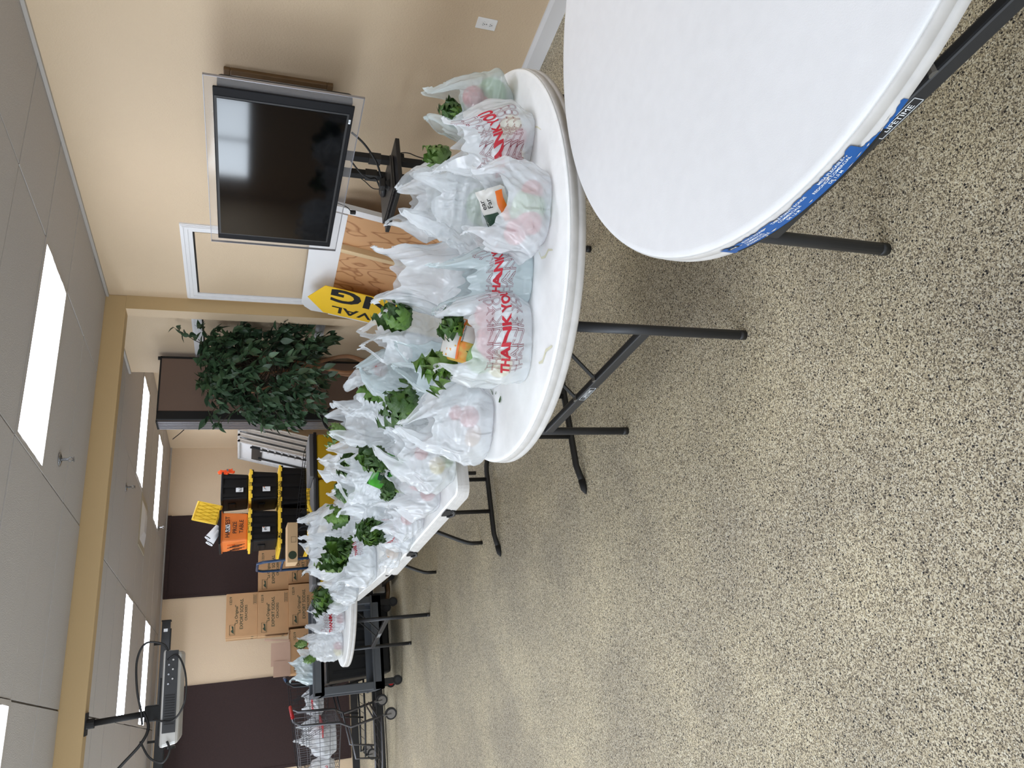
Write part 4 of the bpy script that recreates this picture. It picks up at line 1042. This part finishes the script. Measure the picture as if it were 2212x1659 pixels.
# ================================================================ GROCERY BAGS
def smooth(x, a, b):
    u = np.clip((x-a)/(b-a), 0, 1); return u*u*(3-2*u)
class Bag:
    def __init__(s, seed, w=.26, d=.20, h=.28, hh=.12, mouth=.72, rb=.80, earout=0.0, dip=.03, lean=(0, 0), crease=1.0, hole=True, lumps=5, slump=0.0, asym=0.0):
        r = np.random.RandomState(seed); s.__dict__.update(w=w, d=d, h=h, hh=hh, mouth=mouth, rb=rb, earout=earout, dip=dip, lean=lean, crease=crease, hole=hole, slump=slump, asym=asym)
        s.kr = [(r.randint(4, 9), r.uniform(0, 6.28), r.uniform(-1.5, 1.5), .0055), (r.randint(9, 16), r.uniform(0, 6.28), r.uniform(-2.5, 2.5), .0040), (r.randint(17, 30), r.uniform(0, 6.28), r.uniform(-3, 3), .0022), (r.randint(31, 47), r.uniform(0, 6.28), r.uniform(-4, 4), .0010)]
        s.k3 = [(r.normal(0, 1, 3)*f, r.uniform(0, 6.28), a) for f, a in ((11, .009), (14, .009), (24, .007), (30, .007), (48, .0052), (55, .0048), (85, .0030), (95, .0026))]
        s.lump = [(r.uniform(0, 6.28), r.uniform(.1, .62), r.uniform(.25, .5), r.uniform(.012, .034)) for _ in range(lumps)]
        s.hs = r.uniform(.8, 1.15, 2); s.flop = np.concatenate([r.uniform(-.05, .05, 2), r.uniform(-.05, .05, 2)])
    def P(s, th, q, off=0.0):
        th = np.asarray(th, float); q = np.asarray(q, float)
        c, sn = np.cos(th), np.sin(th); e = .70
        ux = np.sign(c)*np.abs(c)**e; uy = np.sign(sn)*np.abs(sn)**e
        qb = np.clip(q, 0, 1)
        rad = s.rb+(1-s.rb)*smooth(qb, 0, .30)-(1-s.mouth)*np.clip((qb-.38)/.62, 0, 1)**1.5
        rad = np.where(qb < .035, rad*np.sqrt(np.clip(1-(1-qb/.035)**2*.12, 0, 1)), rad)
        dth = np.minimum(np.abs(np.mod(th+PI, 2*PI)-PI), np.abs(np.mod(th, 2*PI)-PI))
        E = 1-smooth(dth, .78, 1.16); side = np.where(c > 0, 1.0, -1.0); hs = np.where(c > 0, s.hs[0], s.hs[1])
        fx = np.where(c > 0, s.flop[0], s.flop[1]); fy = np.where(c > 0, s.flop[2], s.flop[3])
        k = smooth(qb, .55, 1.0)
        x = s.w/2*ux*rad; y = s.d/2*uy*rad
        z = s.h*qb + s.hh*hs*E*k*(1-.16*np.clip(dth/1.0, 0, 1)**2) - s.dip*(1-E)*k
        for kk, p, tw, a in s.kr[:2]: z = z+.010*np.sin(kk*th+2*p)*k*(1-.5*E)
        y = y*(1-.80*E*k*smooth(qb, .70, 1.0)); x = x*(1-.16*E*k*k) + side*s.earout*E*k*k
        u2 = np.clip((qb-.72)/.28, 0, 1)**2*E
        x = x+fx*u2; y = y+fy*u2; z = z-(np.abs(fx)+np.abs(fy))*.45*u2
        n = np.zeros_like(th)
        for kk, p, tw, a in s.kr: n = n+a*s.crease*(1.273-2*np.abs(np.sin(.5*(kk*th)+p+tw*np.sin(2.2*qb+p))))*(.15+.95*qb)
        for kv, p, a in s.k3: n = n+a*s.crease*(1.273-2*np.abs(np.sin(.5*(kv[0]*x+kv[1]*y+kv[2]*z)+p)))*smooth(qb, 0, .15)
        for a, b, r_, am in s.lump:
            dt = np.abs(np.mod(th-a+PI, 2*PI)-PI); n = n+am*np.exp(-(dt/r_)**2-((qb-b)/.17)**2)
        n = n*smooth(qb, .0, .05)*(1-.45*E*k)+off
        L = np.sqrt(ux**2/(s.w**2)+uy**2/(s.d**2))+1e-9
        nx, ny = ux/(s.w*L), uy/(s.d*L)
        x = x+nx*n+s.lean[0]*(z/s.h)**2; y = y+ny*n+s.lean[1]*(z/s.h)**2
        return np.stack([x, y, z], -1)
def make_bag(name, lab, b, loc, yaw, film='bag_film', prints=None, grp='grocery bags on the tables', nu=132, nv=44, cap_tilt=(0, 0)):
    t = thing(name, lab, 'plastic bag', loc, (cap_tilt[0], cap_tilt[1], yaw), grp)
    TH = np.linspace(0, 2*PI, nu, endpoint=False)
    Q = np.concatenate([np.linspace(0, .06, 5), np.linspace(.06, 1, nv-4)[1:]])
    A, B = np.meshgrid(TH, Q); P = b.P(A.ravel(), B.ravel()).reshape(len(Q), nu, 3)
    P[:, :, 2] = np.maximum(P[:, :, 2], 0.0)
    base = P[0].copy(); cen = base.mean(0)
    rings = [cen+(base-cen)*k for k in (.02, .5)]
    V = np.concatenate([np.array(rings), P], 0); m = V.shape[0]
    body, ears = [], [[], []]
    for j in range(m-1):
        q = Q[max(0, min(j-2, len(Q)-1))] if j >= 2 else 0
        for i in range(nu):
            i2 = (i+1) % nu; f = (j*nu+i, j*nu+i2, (j+1)*nu+i2, (j+1)*nu+i)
            d0 = min(i, nu-i)*2*PI/nu; d1 = abs(i-nu/2)*2*PI/nu; dd = min(d0, d1)
            if b.hole and (dd/.52)**2+((q-.855)/.085)**2 < 1: continue
            if q > .66 and dd < 1.16: ears[0 if d0 < d1 else 1].append(f)
            else: body.append(f)
    V = V.reshape(-1, 3)
    def sub(fs, nm):
        ids = sorted({i for f in fs for i in f}); mp = {k: n for n, k in enumerate(ids)}
        g = G(); g.add(V[ids], [tuple(mp[i] for i in f) for f in fs]); return g.build(nm, film, t, True)
    sub(body, 'film_body')
    if ears[0]: sub(ears[0], 'handle')
    if ears[1]: sub(ears[1], 'handle')
    if prints:
        q0, width, nrow_up, nrow_dn, rot, tmid = prints
        def row(v, f, dq, nm, m, off):
            s = width/v0w; u = v[:, 0]*s; w = v[:, 1]*s
            ca, sa = math.cos(rot), math.sin(rot); u, w = u*ca-w*sa, u*sa+w*ca
            th = -PI/2+tmid+u/(b.w*.46); q = q0+(dq+w)/b.h
            g = G(); g.add(b.P(th, np.clip(q, .03, .98), off+np.abs(v[:, 2])*0), f); g.build(nm, m, t)
        v, f = text_geo_split('THANK YOU', .2, False, .045); v0w = v[:, 0].max()-v[:, 0].min()
        row(v, f, 0, 'red_lettering', 'ink_red', .0022)
        vo, fo = text_geo_split('THANK YOU', .25, True)
        sp = width/v0w*.62
        for k in range(1, nrow_up+1): row(vo, fo, sp*k+.006, 'outline_lettering', 'ink_outline', .0018)
        for k in range(1, nrow_dn+1): row(vo, fo, -sp*k-.004, 'outline_lettering', 'ink_outline', .0018)
    return t
def face(x, y): return -math.atan2(x, y)
FRUIT = {}
def produce(kind, lab, loc, r, grp):
    nm, m, sq = {'tomato': ('tomato', 'fruit_red', .86), 'apple': ('apple', 'fruit_red', .95), 'onion': ('onion', 'fruit_yellow', .92), 'cabbage': ('cabbage', 'veg_green', .9), 'potato': ('potato', 'veg_tan', .7)}[kind]
    if kind not in FRUIT:
        prof = []
        for k in range(15):
            a = -PI/2+PI*k/14; rr = math.cos(a); zz = math.sin(a)*sq
            if k > 11: zz -= .10*(k-11)/3
            prof.append((max(rr, 0.0), zz))
        prof[0] = (0.0, prof[0][1]); prof[-1] = (0.0, prof[-1][1])
        FRUIT[kind] = (G().lathe(prof, 24).mesh('skin', m, True), G().tube([(0, 0, sq-.12), (.03, .02, sq+.10)], [.06, .03], 6).mesh('stem', 'leaf_dark'))
    t = thing(nm, lab, nm, loc, (random.uniform(-.6, .6), random.uniform(-.6, .6), random.uniform(0, 6)), grp)
    for me, n in zip(FRUIT[kind], ('skin', 'stem')):
        o = put(n, me, t); o.scale = (r, r, r)
    return t
BAGS = {}
def bag(key, lab, x, y, z, seed, dyaw=0.0, film='bag_film', prints=None, grp='grocery bags on the tables', inside=(), where='', tilt=(0, 0), **kw):
    b = Bag(seed, **kw); yaw = face(x, y)+dyaw
    t = make_bag('grocery_bag', lab, b, (x, y, z), yaw, film, prints, grp, cap_tilt=tilt); BAGS[key] = (b, t)
    M = Matrix.Translation((x, y, z)) @ Euler((tilt[0], tilt[1], yaw)).to_matrix().to_4x4()
    tot = {}
    for it in inside: tot.setdefault(it[0], []).append(it)
    for kind, th, q, r in inside:
        p = b.P(np.array([math.radians(th)]), np.array([q]))[0]; rad = math.hypot(p[0], p[1])
        kx = max(0.0, 1-(r*1.35+.012)/rad); P = M @ Vector((p[0]*kx, p[1]*kx, max(p[2], r*.9)))
        same = sorted(tot[kind], key=lambda i: math.cos(math.radians(i[1]))); w = ''
        if len(same) > 1:
            k = same.index((kind, th, q, r)); w = ('leftmost ', 'rightmost ')[k] if len(same) == 2 else ('leftmost ', 'middle ', 'rightmost ')[k]
        produce(kind, w+{'tomato': 'red tomato', 'apple': 'red apple', 'onion': 'yellow onion', 'cabbage': 'pale green cabbage', 'potato': 'tan potato'}[kind]+' inside the '+where, P, r, kind+' inside the '+where)
    return t
# ---- on the round table in the middle of the picture
bag('b1', 'plastic bag with red apples at the far rim of the crowded round table', 2.02, 1.92, .742, 1, .25, w=.24, d=.22, h=0.240, hh=0.091, mouth=.80, earout=-.02, lumps=4, crease=.7, film='bag_film_clear',
    inside=[('apple', -75, .42, .043), ('apple', -50, .60, .041), ('apple', -115, .30, .042), ('cabbage', -20, .3, .06)], where='rearmost bag by the wall side')
bag('b2', 'plastic bag printed with slanted red THANK YOU beside the apple bag', 1.79, 1.80, .742, 52, -.1, w=.26, d=.22, h=0.250, hh=0.068, mouth=.45, lean=(-.05, .05), crease=.55, lumps=5,
    prints=(.50, .21, 2, 3, .25, .30), inside=[('apple', -75, .22, .042), ('apple', -112, .28, .040), ('onion', -40, .3, .045), ('onion', -140, .2, .045)], where='bag with slanted lettering')
bag('b3', 'open plastic bag with a white pouch inside, nearest the empty table', 1.48, 1.77, .742, 3, .15, w=.30, d=.24, h=.205, hh=.085, mouth=.82, dip=.035, earout=-.03, lumps=6, crease=.9,
    inside=[('tomato', -60, .25, .042), ('tomato', -150, .5, .043), ('apple', -120, .3, .043), ('cabbage', -95, .28, .065)], where='open bag nearest the empty table')
bag('b4', 'plastic bag with a red tomato bulging low, behind the open bag', 1.73, 2.13, .742, 4, -.2, w=.32, d=.24, h=0.300, hh=0.078, mouth=.6, lean=(.03, 0), lumps=6, inside=[('tomato', -135, .18, .045), ('cabbage', -70, .3, .07)], where='bag behind the open bag')
bag('b5', 'grey tinted plastic bag with half-hidden THANK lettering', 1.36, 1.99, .742, 5, .05, w=.22, d=.20, h=0.230, hh=0.109, mouth=.55, lean=(-.03, .03), film='bag_film_grey', lumps=3, crease=.6, rb=.95, prints=(.50, .19, 1, 2, .0, .35))
bag('b6', 'plastic bag with crumpled handles behind, under the television side', 1.97, 2.36, .742, 6, -.3, w=.30, d=.25, h=0.297, hh=0.091, mouth=.62, lean=(-.02, .0), lumps=6, crease=1.3)
bag('b7', 'tall white plastic bag with wide folds in the middle of the pile', 1.67, 2.50, .742, 7, .1, w=.28, d=.24, h=0.360, hh=0.091, mouth=.65, lumps=5, crease=1.2)
bag('b8', 'plastic bag with an upright handle loop and a lettuce at its mouth', 1.55, 2.80, .79, 8, 1.0, w=.27, d=.23, h=0.315, hh=0.105, mouth=.75, earout=-.01, lumps=5)
bag('b9', 'open plastic bag with red THANK YOU at the front of the table', 1.165, 2.10, .742, 9, .05, w=.32, d=.26, h=0.260, hh=0.102, mouth=.86, dip=.05, earout=-.035, lumps=5, crease=.75, rb=.92,
    prints=(.36, .22, 2, 2, .06, .16), inside=[('tomato', -88, .58, .040), ('tomato', -48, .60, .042), ('tomato', -114, .60, .040), ('onion', -155, .35, .05), ('cabbage', -140, .6, .055)], where='open bag at the table front')
bag('b10', 'grey tinted plastic bag squeezed behind the front THANK YOU bag', 1.28, 2.60, .742, 10, .9, w=.24, d=.22, h=0.270, hh=0.102, mouth=.6, film='bag_film_grey', lumps=4, crease=.8, lean=(0, -.03))
bag('b11', 'tied plastic bag with radiating folds high on the pile', 1.47, 3.00, .86, 11, .2, w=.27, d=.24, h=0.297, hh=0.035, mouth=.30, lumps=5, hole=False, film='bag_film_grey', crease=1.1, inside=[('apple', -60, .72, .035)], where='tied bag high on the pile')
bag('b12', 'crumpled plastic bag topping the pile before the ficus', 1.54, 3.38, .87, 12, -.2, w=.25, d=.22, h=0.279, hh=0.091, mouth=.7, lumps=5, crease=1.4)
bag('b13', 'plain plastic bag with joined handles at the left table rim', 1.05, 2.56, .742, 13, -.25, w=.30, d=.24, h=0.270, hh=0.116, mouth=.55, earout=-.06, lumps=7, crease=.9, lean=(-.02, 0),
    inside=[('apple', -70, .35, .043), ('potato', -120, .25, .045), ('tomato', -60, .55, .03)], where='bag at the left rim')
# ---- on the H-legged folding table
bag('b14', 'tall pointed plastic bag beside the hose, at the back of the row', 1.50, 3.72, .86, 14, .2, w=.26, d=.22, h=0.310, hh=0.083, mouth=.5, lumps=4)
bag('b15', 'plastic bag with fine vertical pleats at the folding table corner', 1.10, 3.10, .742, 15, -.2, w=.30, d=.24, h=0.285, hh=0.104, mouth=.62, lean=(.05, .02), lumps=7, crease=1.1, inside=[('tomato', -80, .55, .036), ('onion', -105, .30, .04), ('tomato', -60, .45, .035), ('cabbage', -95, .12, .04)], where='pleated bag at the table corner')
bag('b16', 'plastic bag with leafy greens showing, behind the salad pouch', 1.50, 4.30, .82, 16, .3, w=.27, d=.23, h=0.284, hh=0.077, mouth=.8, lumps=4)
bag('b17', 'small shiny plastic bag at the back edge of the folding table', 1.60, 4.72, .93, 17, 0, w=.20, d=.18, h=0.241, hh=0.039, mouth=.5, lumps=4, crease=1.5, hole=False)
bag('b18', 'wide open plastic bag with a limp rim on the folding table', 1.28, 3.95, .83, 18, -.5, w=.27, d=.25, h=0.292, hh=0.061, mouth=.9, lumps=4)
bag('b19', 'plastic bag with tomatoes pressed to its side by the first table handle', 1.04, 3.44, .742, 19, .3, w=.25, d=.22, h=0.218, hh=0.072, mouth=.6, lumps=6, inside=[('tomato', -110, .25, .04), ('tomato', -70, .5, .042)], where='bag by the first table handle')
bag('b20', 'plastic bag with a drooping handle in the middle of the row', 1.42, 4.85, .742, 20, .4, w=.25, d=.22, h=0.292, hh=0.066, mouth=.6, lumps=5)
bag('b21', 'crumpled plastic bag behind the parsley bunch', 1.17, 4.36, .742, 21, 0, w=.24, d=.22, h=0.241, hh=0.055, mouth=.75, lumps=5, crease=1.3)
bag('b22', 'low plastic bag with stretched film before the second table handle', 1.03, 3.80, .742, 22, -.2, w=.24, d=.22, h=0.209, hh=0.065, mouth=.6, lumps=6, inside=[('apple', -95, .4, .04), ('potato', -60, .3, .045)], where='low bag before the second handle')
bag('b24', 'small plastic bag with red lettering under the parsley', 1.00, 4.10, .742, 24, .1, w=.21, d=.19, h=0.162, hh=0.052, mouth=.7, lumps=4, prints=(.75, .16, 0, 2, .0, .1), crease=.8)
bag('b25', 'low open plastic bag with tomatoes and potatoes', 1.00, 4.45, .742, 25, 0, w=.23, d=.20, h=0.123, hh=0.033, mouth=.95, lumps=5, hole=False, inside=[('potato', -120, .4, .045), ('potato', -70, .3, .045)], where='low open bag')
# ---- on the curve-legged folding table
bag('b23', 'plastic bag behind the large lettuce head', 1.36, 5.28, .79, 23, .2, w=.25, d=.22, h=0.258, hh=0.061, mouth=.65, lumps=5)
bag('b26', 'crumpled clear-looking plastic bag topping the far pile', 1.50, 5.90, .88, 26, -.1, w=.30, d=.25, h=0.310, hh=0.061, mouth=.7, lumps=6, crease=1.6)
bag('b27', 'broad plastic bag draped over the far pile', 1.30, 6.02, .88, 27, .3, w=.32, d=.26, h=0.292, hh=0.066, mouth=.75, lumps=5, crease=1.2)
bag('b28', 'plastic bag holding two lettuces at the folding table edge', 1.09, 5.36, .742, 28, 0, w=.30, d=.25, h=0.232, hh=0.061, mouth=.85, lumps=5, prints=(.6, .17, 2, 2, 0, .9))
bag('b29', 'plastic bag between the lettuces and the kale', 1.22, 6.42, .77, 29, .2, w=.25, d=.22, h=0.241, hh=0.055, mouth=.6, lumps=5)
bag('b30', 'small plastic bag at the end of the curve-legged table', 1.07, 6.30, .742, 30, .4, w=.21, d=.19, h=0.180, hh=0.058, mouth=.6, lumps=5)
bag('s1', 'plastic bag low behind the two-lettuce bag', 1.33, 5.70, .742, 41, 0, w=.28, d=.25, h=.26, hh=.05, mouth=.7, lumps=5)
bag('s2', 'plastic bag at the wall side of the curve-legged table', 1.60, 5.62, .742, 42, 0, w=.28, d=.25, h=.26, hh=.05, mouth=.7, lumps=5)
bag('s3', 'plastic bag at the far end of the curve-legged table', 1.56, 6.30, .742, 43, 0, w=.28, d=.25, h=.26, hh=.05, mouth=.7, lumps=5)
bag('s4', 'plastic bag low at the wall side before the greens', 1.55, 3.45, .742, 44, 0, w=.28, d=.25, h=.22, hh=.04, mouth=.7, lumps=5)
bag('s5', 'plastic bag low between the pleated bag and the pile', 1.36, 3.30, .742, 45, 0, w=.26, d=.24, h=.24, hh=.05, mouth=.7, lumps=5)
bag('s6', 'plastic bag low at the wall side of the H-legged table', 1.56, 4.02, .742, 46, 0, w=.26, d=.24, h=.24, hh=.05, mouth=.7, lumps=5)
# ---- on the farthest round table, the carts
bag('b31', 'plastic bag holding the dark curly kale', 1.10, 6.93, .742, 31, 0, w=.23, d=.20, h=0.209, hh=0.052, mouth=.9, lumps=4)
bag('b32', 'plastic bag with red THANK YOU on the farthest round table', .98, 7.22, .742, 32, .1, w=.27, d=.22, h=0.285, hh=0.078, mouth=.5, lumps=5, prints=(.42, .22, 2, 1, 0, 0), inside=[('tomato', -75, .15, .04), ('tomato', -110, .12, .04)], where='bag on the farthest round table')
bag('b33', 'plastic bag with open handles at the rim of the farthest round table', .77, 7.42, .742, 33, -.3, w=.27, d=.23, h=0.332, hh=0.091, mouth=.6, lumps=5, inside=[('apple', -95, .12, .045), ('onion', -140, .12, .045)], where='bag at the far rim')
bag('b34', 'small pointed plastic bag standing on the grey utility cart', .66, 8.52, .855, 34, .2, w=.30, d=.22, h=0.266, hh=0.078, mouth=.45, lumps=3, film='bag_film_grey')
bag('c1', 'plastic bag near the handle end inside the nearest shopping cart', -.03, 9.20, .63, 35, 0, w=.36, d=.30, h=0.285, hh=0.030, mouth=.6, lumps=5, grp='grocery bags in the carts')
bag('c2', 'plastic bag with red print in the nose of the nearest shopping cart', -.38, 9.32, .64, 36, 0, w=.36, d=.28, h=0.285, hh=0.040, mouth=.6, lumps=5, grp='grocery bags in the carts', prints=(.3, .2, 0, 0, 0, -.3))
bag('c3', 'plastic bag with red print seen through the grey utility cart', .42, 10.40, .64, 37, 0, w=.36, d=.28, h=0.247, hh=0.030, mouth=.6, lumps=5, grp='grocery bags in the carts', prints=(.55, .24, 0, 0, .1, 0))
bag('c4', 'white bag with black trim hanging in the cart behind', .06, 10.45, .66, 38, 0, w=.34, d=.26, h=0.266, hh=0.080, mouth=.5, lumps=4, grp='grocery bags in the carts')

# ================================================================ GREENS AND POUCHES
def leaf_shape(nm, m, L, Wd, ruff, curl, nu=11, nv=15, freq=9, seed=0, lobe=0.0):
    r = random.Random(seed); P = []; ph = r.uniform(0, 6)
    for j in range(nv):
        v = j/(nv-1)
        wv = Wd*(math.sin(PI*min(1, .08+.92*v**.8))**.8)*(1+lobe*abs(math.sin(v*PI*4.5)))
        for i in range(nu):
            u = (i/(nu-1)-.5)*2
            x = wv*u*.5; z = L*v
            y = curl*v*v+.25*Wd*u*u*(1-v*.5)+1.3*ruff*abs(u)**1.5*math.sin(freq*v*PI+ph+(2 if u > 0 else 0))*(.4+v)
            P.append((x, y, z))
    return G().grid(P, nu, nv).mesh(nm, m, True)
LEAF = {'lettuce': [leaf_shape('leaf', 'lettuce', .16, .11, .018, .05, seed=1), leaf_shape('leaf', 'lettuce', .14, .10, .02, .03, seed=2), leaf_shape('leaf', 'leaf_pale', .13, .10, .016, .06, seed=3)],
        'romaine': [leaf_shape('leaf', 'leaf_dark', .17, .09, .014, .03, seed=4), leaf_shape('leaf', 'lettuce', .16, .08, .014, .05, seed=5), leaf_shape('leaf', 'leaf_dark', .15, .10, .02, .02, seed=6)],
        'parsley': [leaf_shape('leaf', 'leaf_dark', .08, .055, .012, .02, 9, 13, 9, 7, .8), leaf_shape('leaf', 'leaf_dark', .07, .05, .012, .01, 9, 13, 9, 8, .9), leaf_shape('leaf', 'lettuce', .07, .05, .01, .015, 9, 13, 9, 9, .8)],
        'flat': [leaf_shape('leaf', 'leaf_pale', .15, .10, .012, .02, seed=10), leaf_shape('leaf', 'leaf_pale', .13, .09, .01, .0, seed=11), leaf_shape('leaf', 'lettuce', .13, .09, .012, .03, seed=12)]}
def greens(nm, kind, lab, cat, loc, n, size=1.0, spread=.7, tilt=(0, 0), seed=0, rad=.02):
    r = random.Random(seed*31+7); t = thing(nm, lab, cat, loc, (tilt[0], tilt[1], r.uniform(0, 6)), 'leafy greens in the bags')
    for k in range(n):
        a = 2.399*k; sp = spread*(.25+.75*(k+.5)/n)
        o = put('leaf', LEAF[kind][k % 3], t)
        s = size*r.uniform(.8, 1.15)
        M = Matrix.Rotation(a, 4, 'Z') @ Matrix.Translation((0, -rad, -.05*size)) @ Matrix.Rotation(sp+r.uniform(-.15, .15), 4, 'X') @ Matrix.Rotation(r.uniform(-.4, .4), 4, 'Z') @ Matrix.Scale(s, 4)
        o.matrix_local = M
    if kind == 'parsley':
        G().tube([(0, 0, -.09*size), (.004, 0, .03*size)], .008*size, 6).build('stalks', 'leaf_pale', t)
    return t
greens('celery_leaves', 'parsley', 'dark celery leaves poking from the rearmost apple bag', 'celery', (2.00, 1.93, .955), 12, 1.0, .9, (.9, -.3), 1)
greens('lettuce', 'flat', 'pale wrapped lettuce beside the celery bag', 'lettuce', (1.99, 2.12, .95), 6, .75, .5, (.5, 0), 2)
greens('lettuce_leaves', 'romaine', 'dark lettuce leaves at the mouth of the bag with a handle loop', 'lettuce', (1.53, 2.62, 1.04), 11, .85, .9, (.8, .2), 3)
greens('lettuce', 'romaine', 'dark green lettuce lying behind the plain bag with joined handles', 'lettuce', (1.22, 2.84, .99), 16, .95, 1.1, (.6, -.2), 4)
greens('lettuce_leaves', 'lettuce', 'lettuce leaf tips in the crumpled bag before the ficus', 'lettuce', (1.46, 3.22, 1.04), 5, .8, .6, (.4, 0), 5)
greens('lettuce_leaves', 'flat', 'round pale leaf at the mouth of the tall pointed bag', 'lettuce', (1.50, 3.80, 1.16), 5, .75, .6, (.3, 0), 6)
greens('parsley_bunch', 'parsley', 'parsley showing in the bag behind the salad pouch', 'parsley', (1.42, 4.12, 1.07), 16, 1.2, 1.1, (.8, 0), 7)
greens('romaine_lettuce', 'romaine', 'romaine leaves standing behind the salad pouch', 'lettuce', (1.24, 3.58, .98), 10, 1.0, .7, (.4, .1), 8)
greens('parsley_bunch', 'parsley', 'dark parsley between two bags in the middle of the row', 'parsley', (1.42, 4.66, 1.03), 14, 1.3, 1.0, (.7, 0), 9)
greens('lettuce_leaves', 'romaine', 'green leaves beside the drooping handle bag', 'lettuce', (1.34, 5.02, 1.00), 8, .9, .9, (.5, 0), 10)
greens('parsley_bunch', 'parsley', 'curly parsley bunch above the small lettered bag', 'parsley', (1.02, 4.18, .965), 22, 1.35, 1.2, (.7, 0), 11)
greens('lettuce', 'romaine', 'large dark lettuce head in the far bag', 'lettuce', (1.13, 5.16, 1.00), 18, 1.05, 1.2, (.9, 0), 12)
greens('lettuce', 'flat', 'paler wrapped lettuce next to the dark lettuce head', 'lettuce', (1.14, 5.62, .985), 10, 1.1, 1.0, (.9, 0), 13)
greens('kale_bunch', 'parsley', 'dark curly kale standing out of the bag by the farthest round table', 'kale', (1.13, 6.92, .98), 30, 2.1, 1.25, (.4, 0), 14)
greens('celery_leaves', 'parsley', 'celery leaves inside the front THANK YOU bag', 'celery', (1.21, 2.08, 1.0), 9, .95, .8, (.3, .2), 15)
greens('lettuce_leaves', 'lettuce', 'bright romaine leaves leaning out of the front THANK YOU bag', 'lettuce', (1.12, 2.21, .99), 5, .95, .6, (-.3, -.5), 16)
greens('lettuce_leaves', 'flat', 'leaf tip in the bag at the far table rim', 'lettuce', (.80, 7.36, 1.10), 6, .7, .6, (.2, 0), 17)
greens('lettuce_leaves', 'lettuce', 'leaf inside the small handle of the far rim bag', 'lettuce', (.66, 7.42, 1.02), 4, .7, .6, (.2, 0), 18)
greens('parsley_bunch', 'parsley', 'parsley tips below the pleated bag beside a tomato', 'parsley', (1.12, 3.64, .95), 10, 1.1, 1.0, (.6, 0), 19)
def pouch(nm, lab, cat, loc, rot, w, h, fill, band, text=None, tm='ink_black'):
    t = thing(nm, lab, cat, loc, rot); P = []; n, m = 13, 11
    for s in (-1, 1):
        for j in range(m):
            for i in range(n):
                u, v = i/(n-1)*2-1, j/(m-1)*2-1
                P.append((u*w/2, s*.030*max(0, (1-u*u)*(1-v**4))**.6+.003*math.sin(7*u+5*v), v*h/2+h/2))
    g = G(); g.grid(P[:n*m], n, m); g.grid(P[n*m:], n, m); g.build('film_pouch', fill, t, True)
    def patch(a, b, c, d, mm, k):
        Q = []
        for j in range(5):
            for i in range(9):
                u, v = a+(b-a)*i/8, c+(d-c)*j/4
                Q.append((u*w/2, -.030*max(0, (1-u*u)*(1-v**4))**.6-.0015*k+.003*math.sin(7*u+5*v), v*h/2+h/2))
        G().grid(Q, 9, 5).build('printed_panel', mm, t, True)
    for k, (a, b, c, d, mm) in enumerate(band): patch(a, b, c, d, mm, k+1)
    if text:
        for body, sz, x, z, m2 in text: write('print', body, sz, m2, t, (x, -.0365, z), (PI/2, 0, 0), .012)
    return t
pouch('vegetable_pouch', 'white and orange vegetable mix pouch inside the front THANK YOU bag', 'food pouch', (1.14, 2.10, .885), (math.radians(-30), .25, face(1.13, 2.06)), .15, .14, 'carrot_mix',
      [(-.9, .95, .1, .95, 'pouch_white'), (.05, .85, .45, .8, 'pouch_green'), (-.05, .7, -.7, .1, 'pouch_white'), (-.9, .95, .0, .1, 'pouch_orange')],
      [('Nutrition Facts', .009, .02, .062, 'ink_black'), ('ORGANIC', .012, .03, .118, 'pouch_white')])
pouch('snack_pouch', 'white and green food pouch in the open bag nearest the camera', 'food pouch', (1.52, 1.80, .835), (math.radians(-45), -.5, face(1.47, 1.72)), .13, .11, 'pouch_white',
      [(-.9, -.2, -.3, .9, 'pouch_green'), (-.8, .8, -.9, -.5, 'pouch_orange')],
      [('ear', .026, .022, .07, 'ink_black'), ('Far', .026, .022, .045, 'ink_black')])
pouch('salad_pouch', 'bright green salad pouch among the bags on the folding table', 'food pouch', (1.17, 3.60, .90), (math.radians(-50), .5, face(1.17, 3.6)), .19, .16, 'salad_green',
      [(-.6, .7, -.6, .1, 'pouch_green')], [('Salad', .03, .0, .055, 'pouch_white')])
# bits of leaf fallen on the table
for k, (x, y, a, l) in enumerate(((1.055, 2.385, .4, 'green leaf scrap on the table in front of the plain bag'), (1.115, 2.445, 1.9, 'dark curled leaf scrap beside the plain bag'), (1.105, 2.42, .2, 'tiny dark leaf scrap next to the curled one'))):
    o = put('leaf_scrap', leaf_shape('leaf_scrap', 'leaf_dark', (.035, .032, .02)[k], (.014, .005, .004)[k], .001, .003, seed=20+k), None, (x, y, .7425), (PI/2, 0, a))
    tag(o, l, 'leaf scrap', 'leaf scraps on the table')
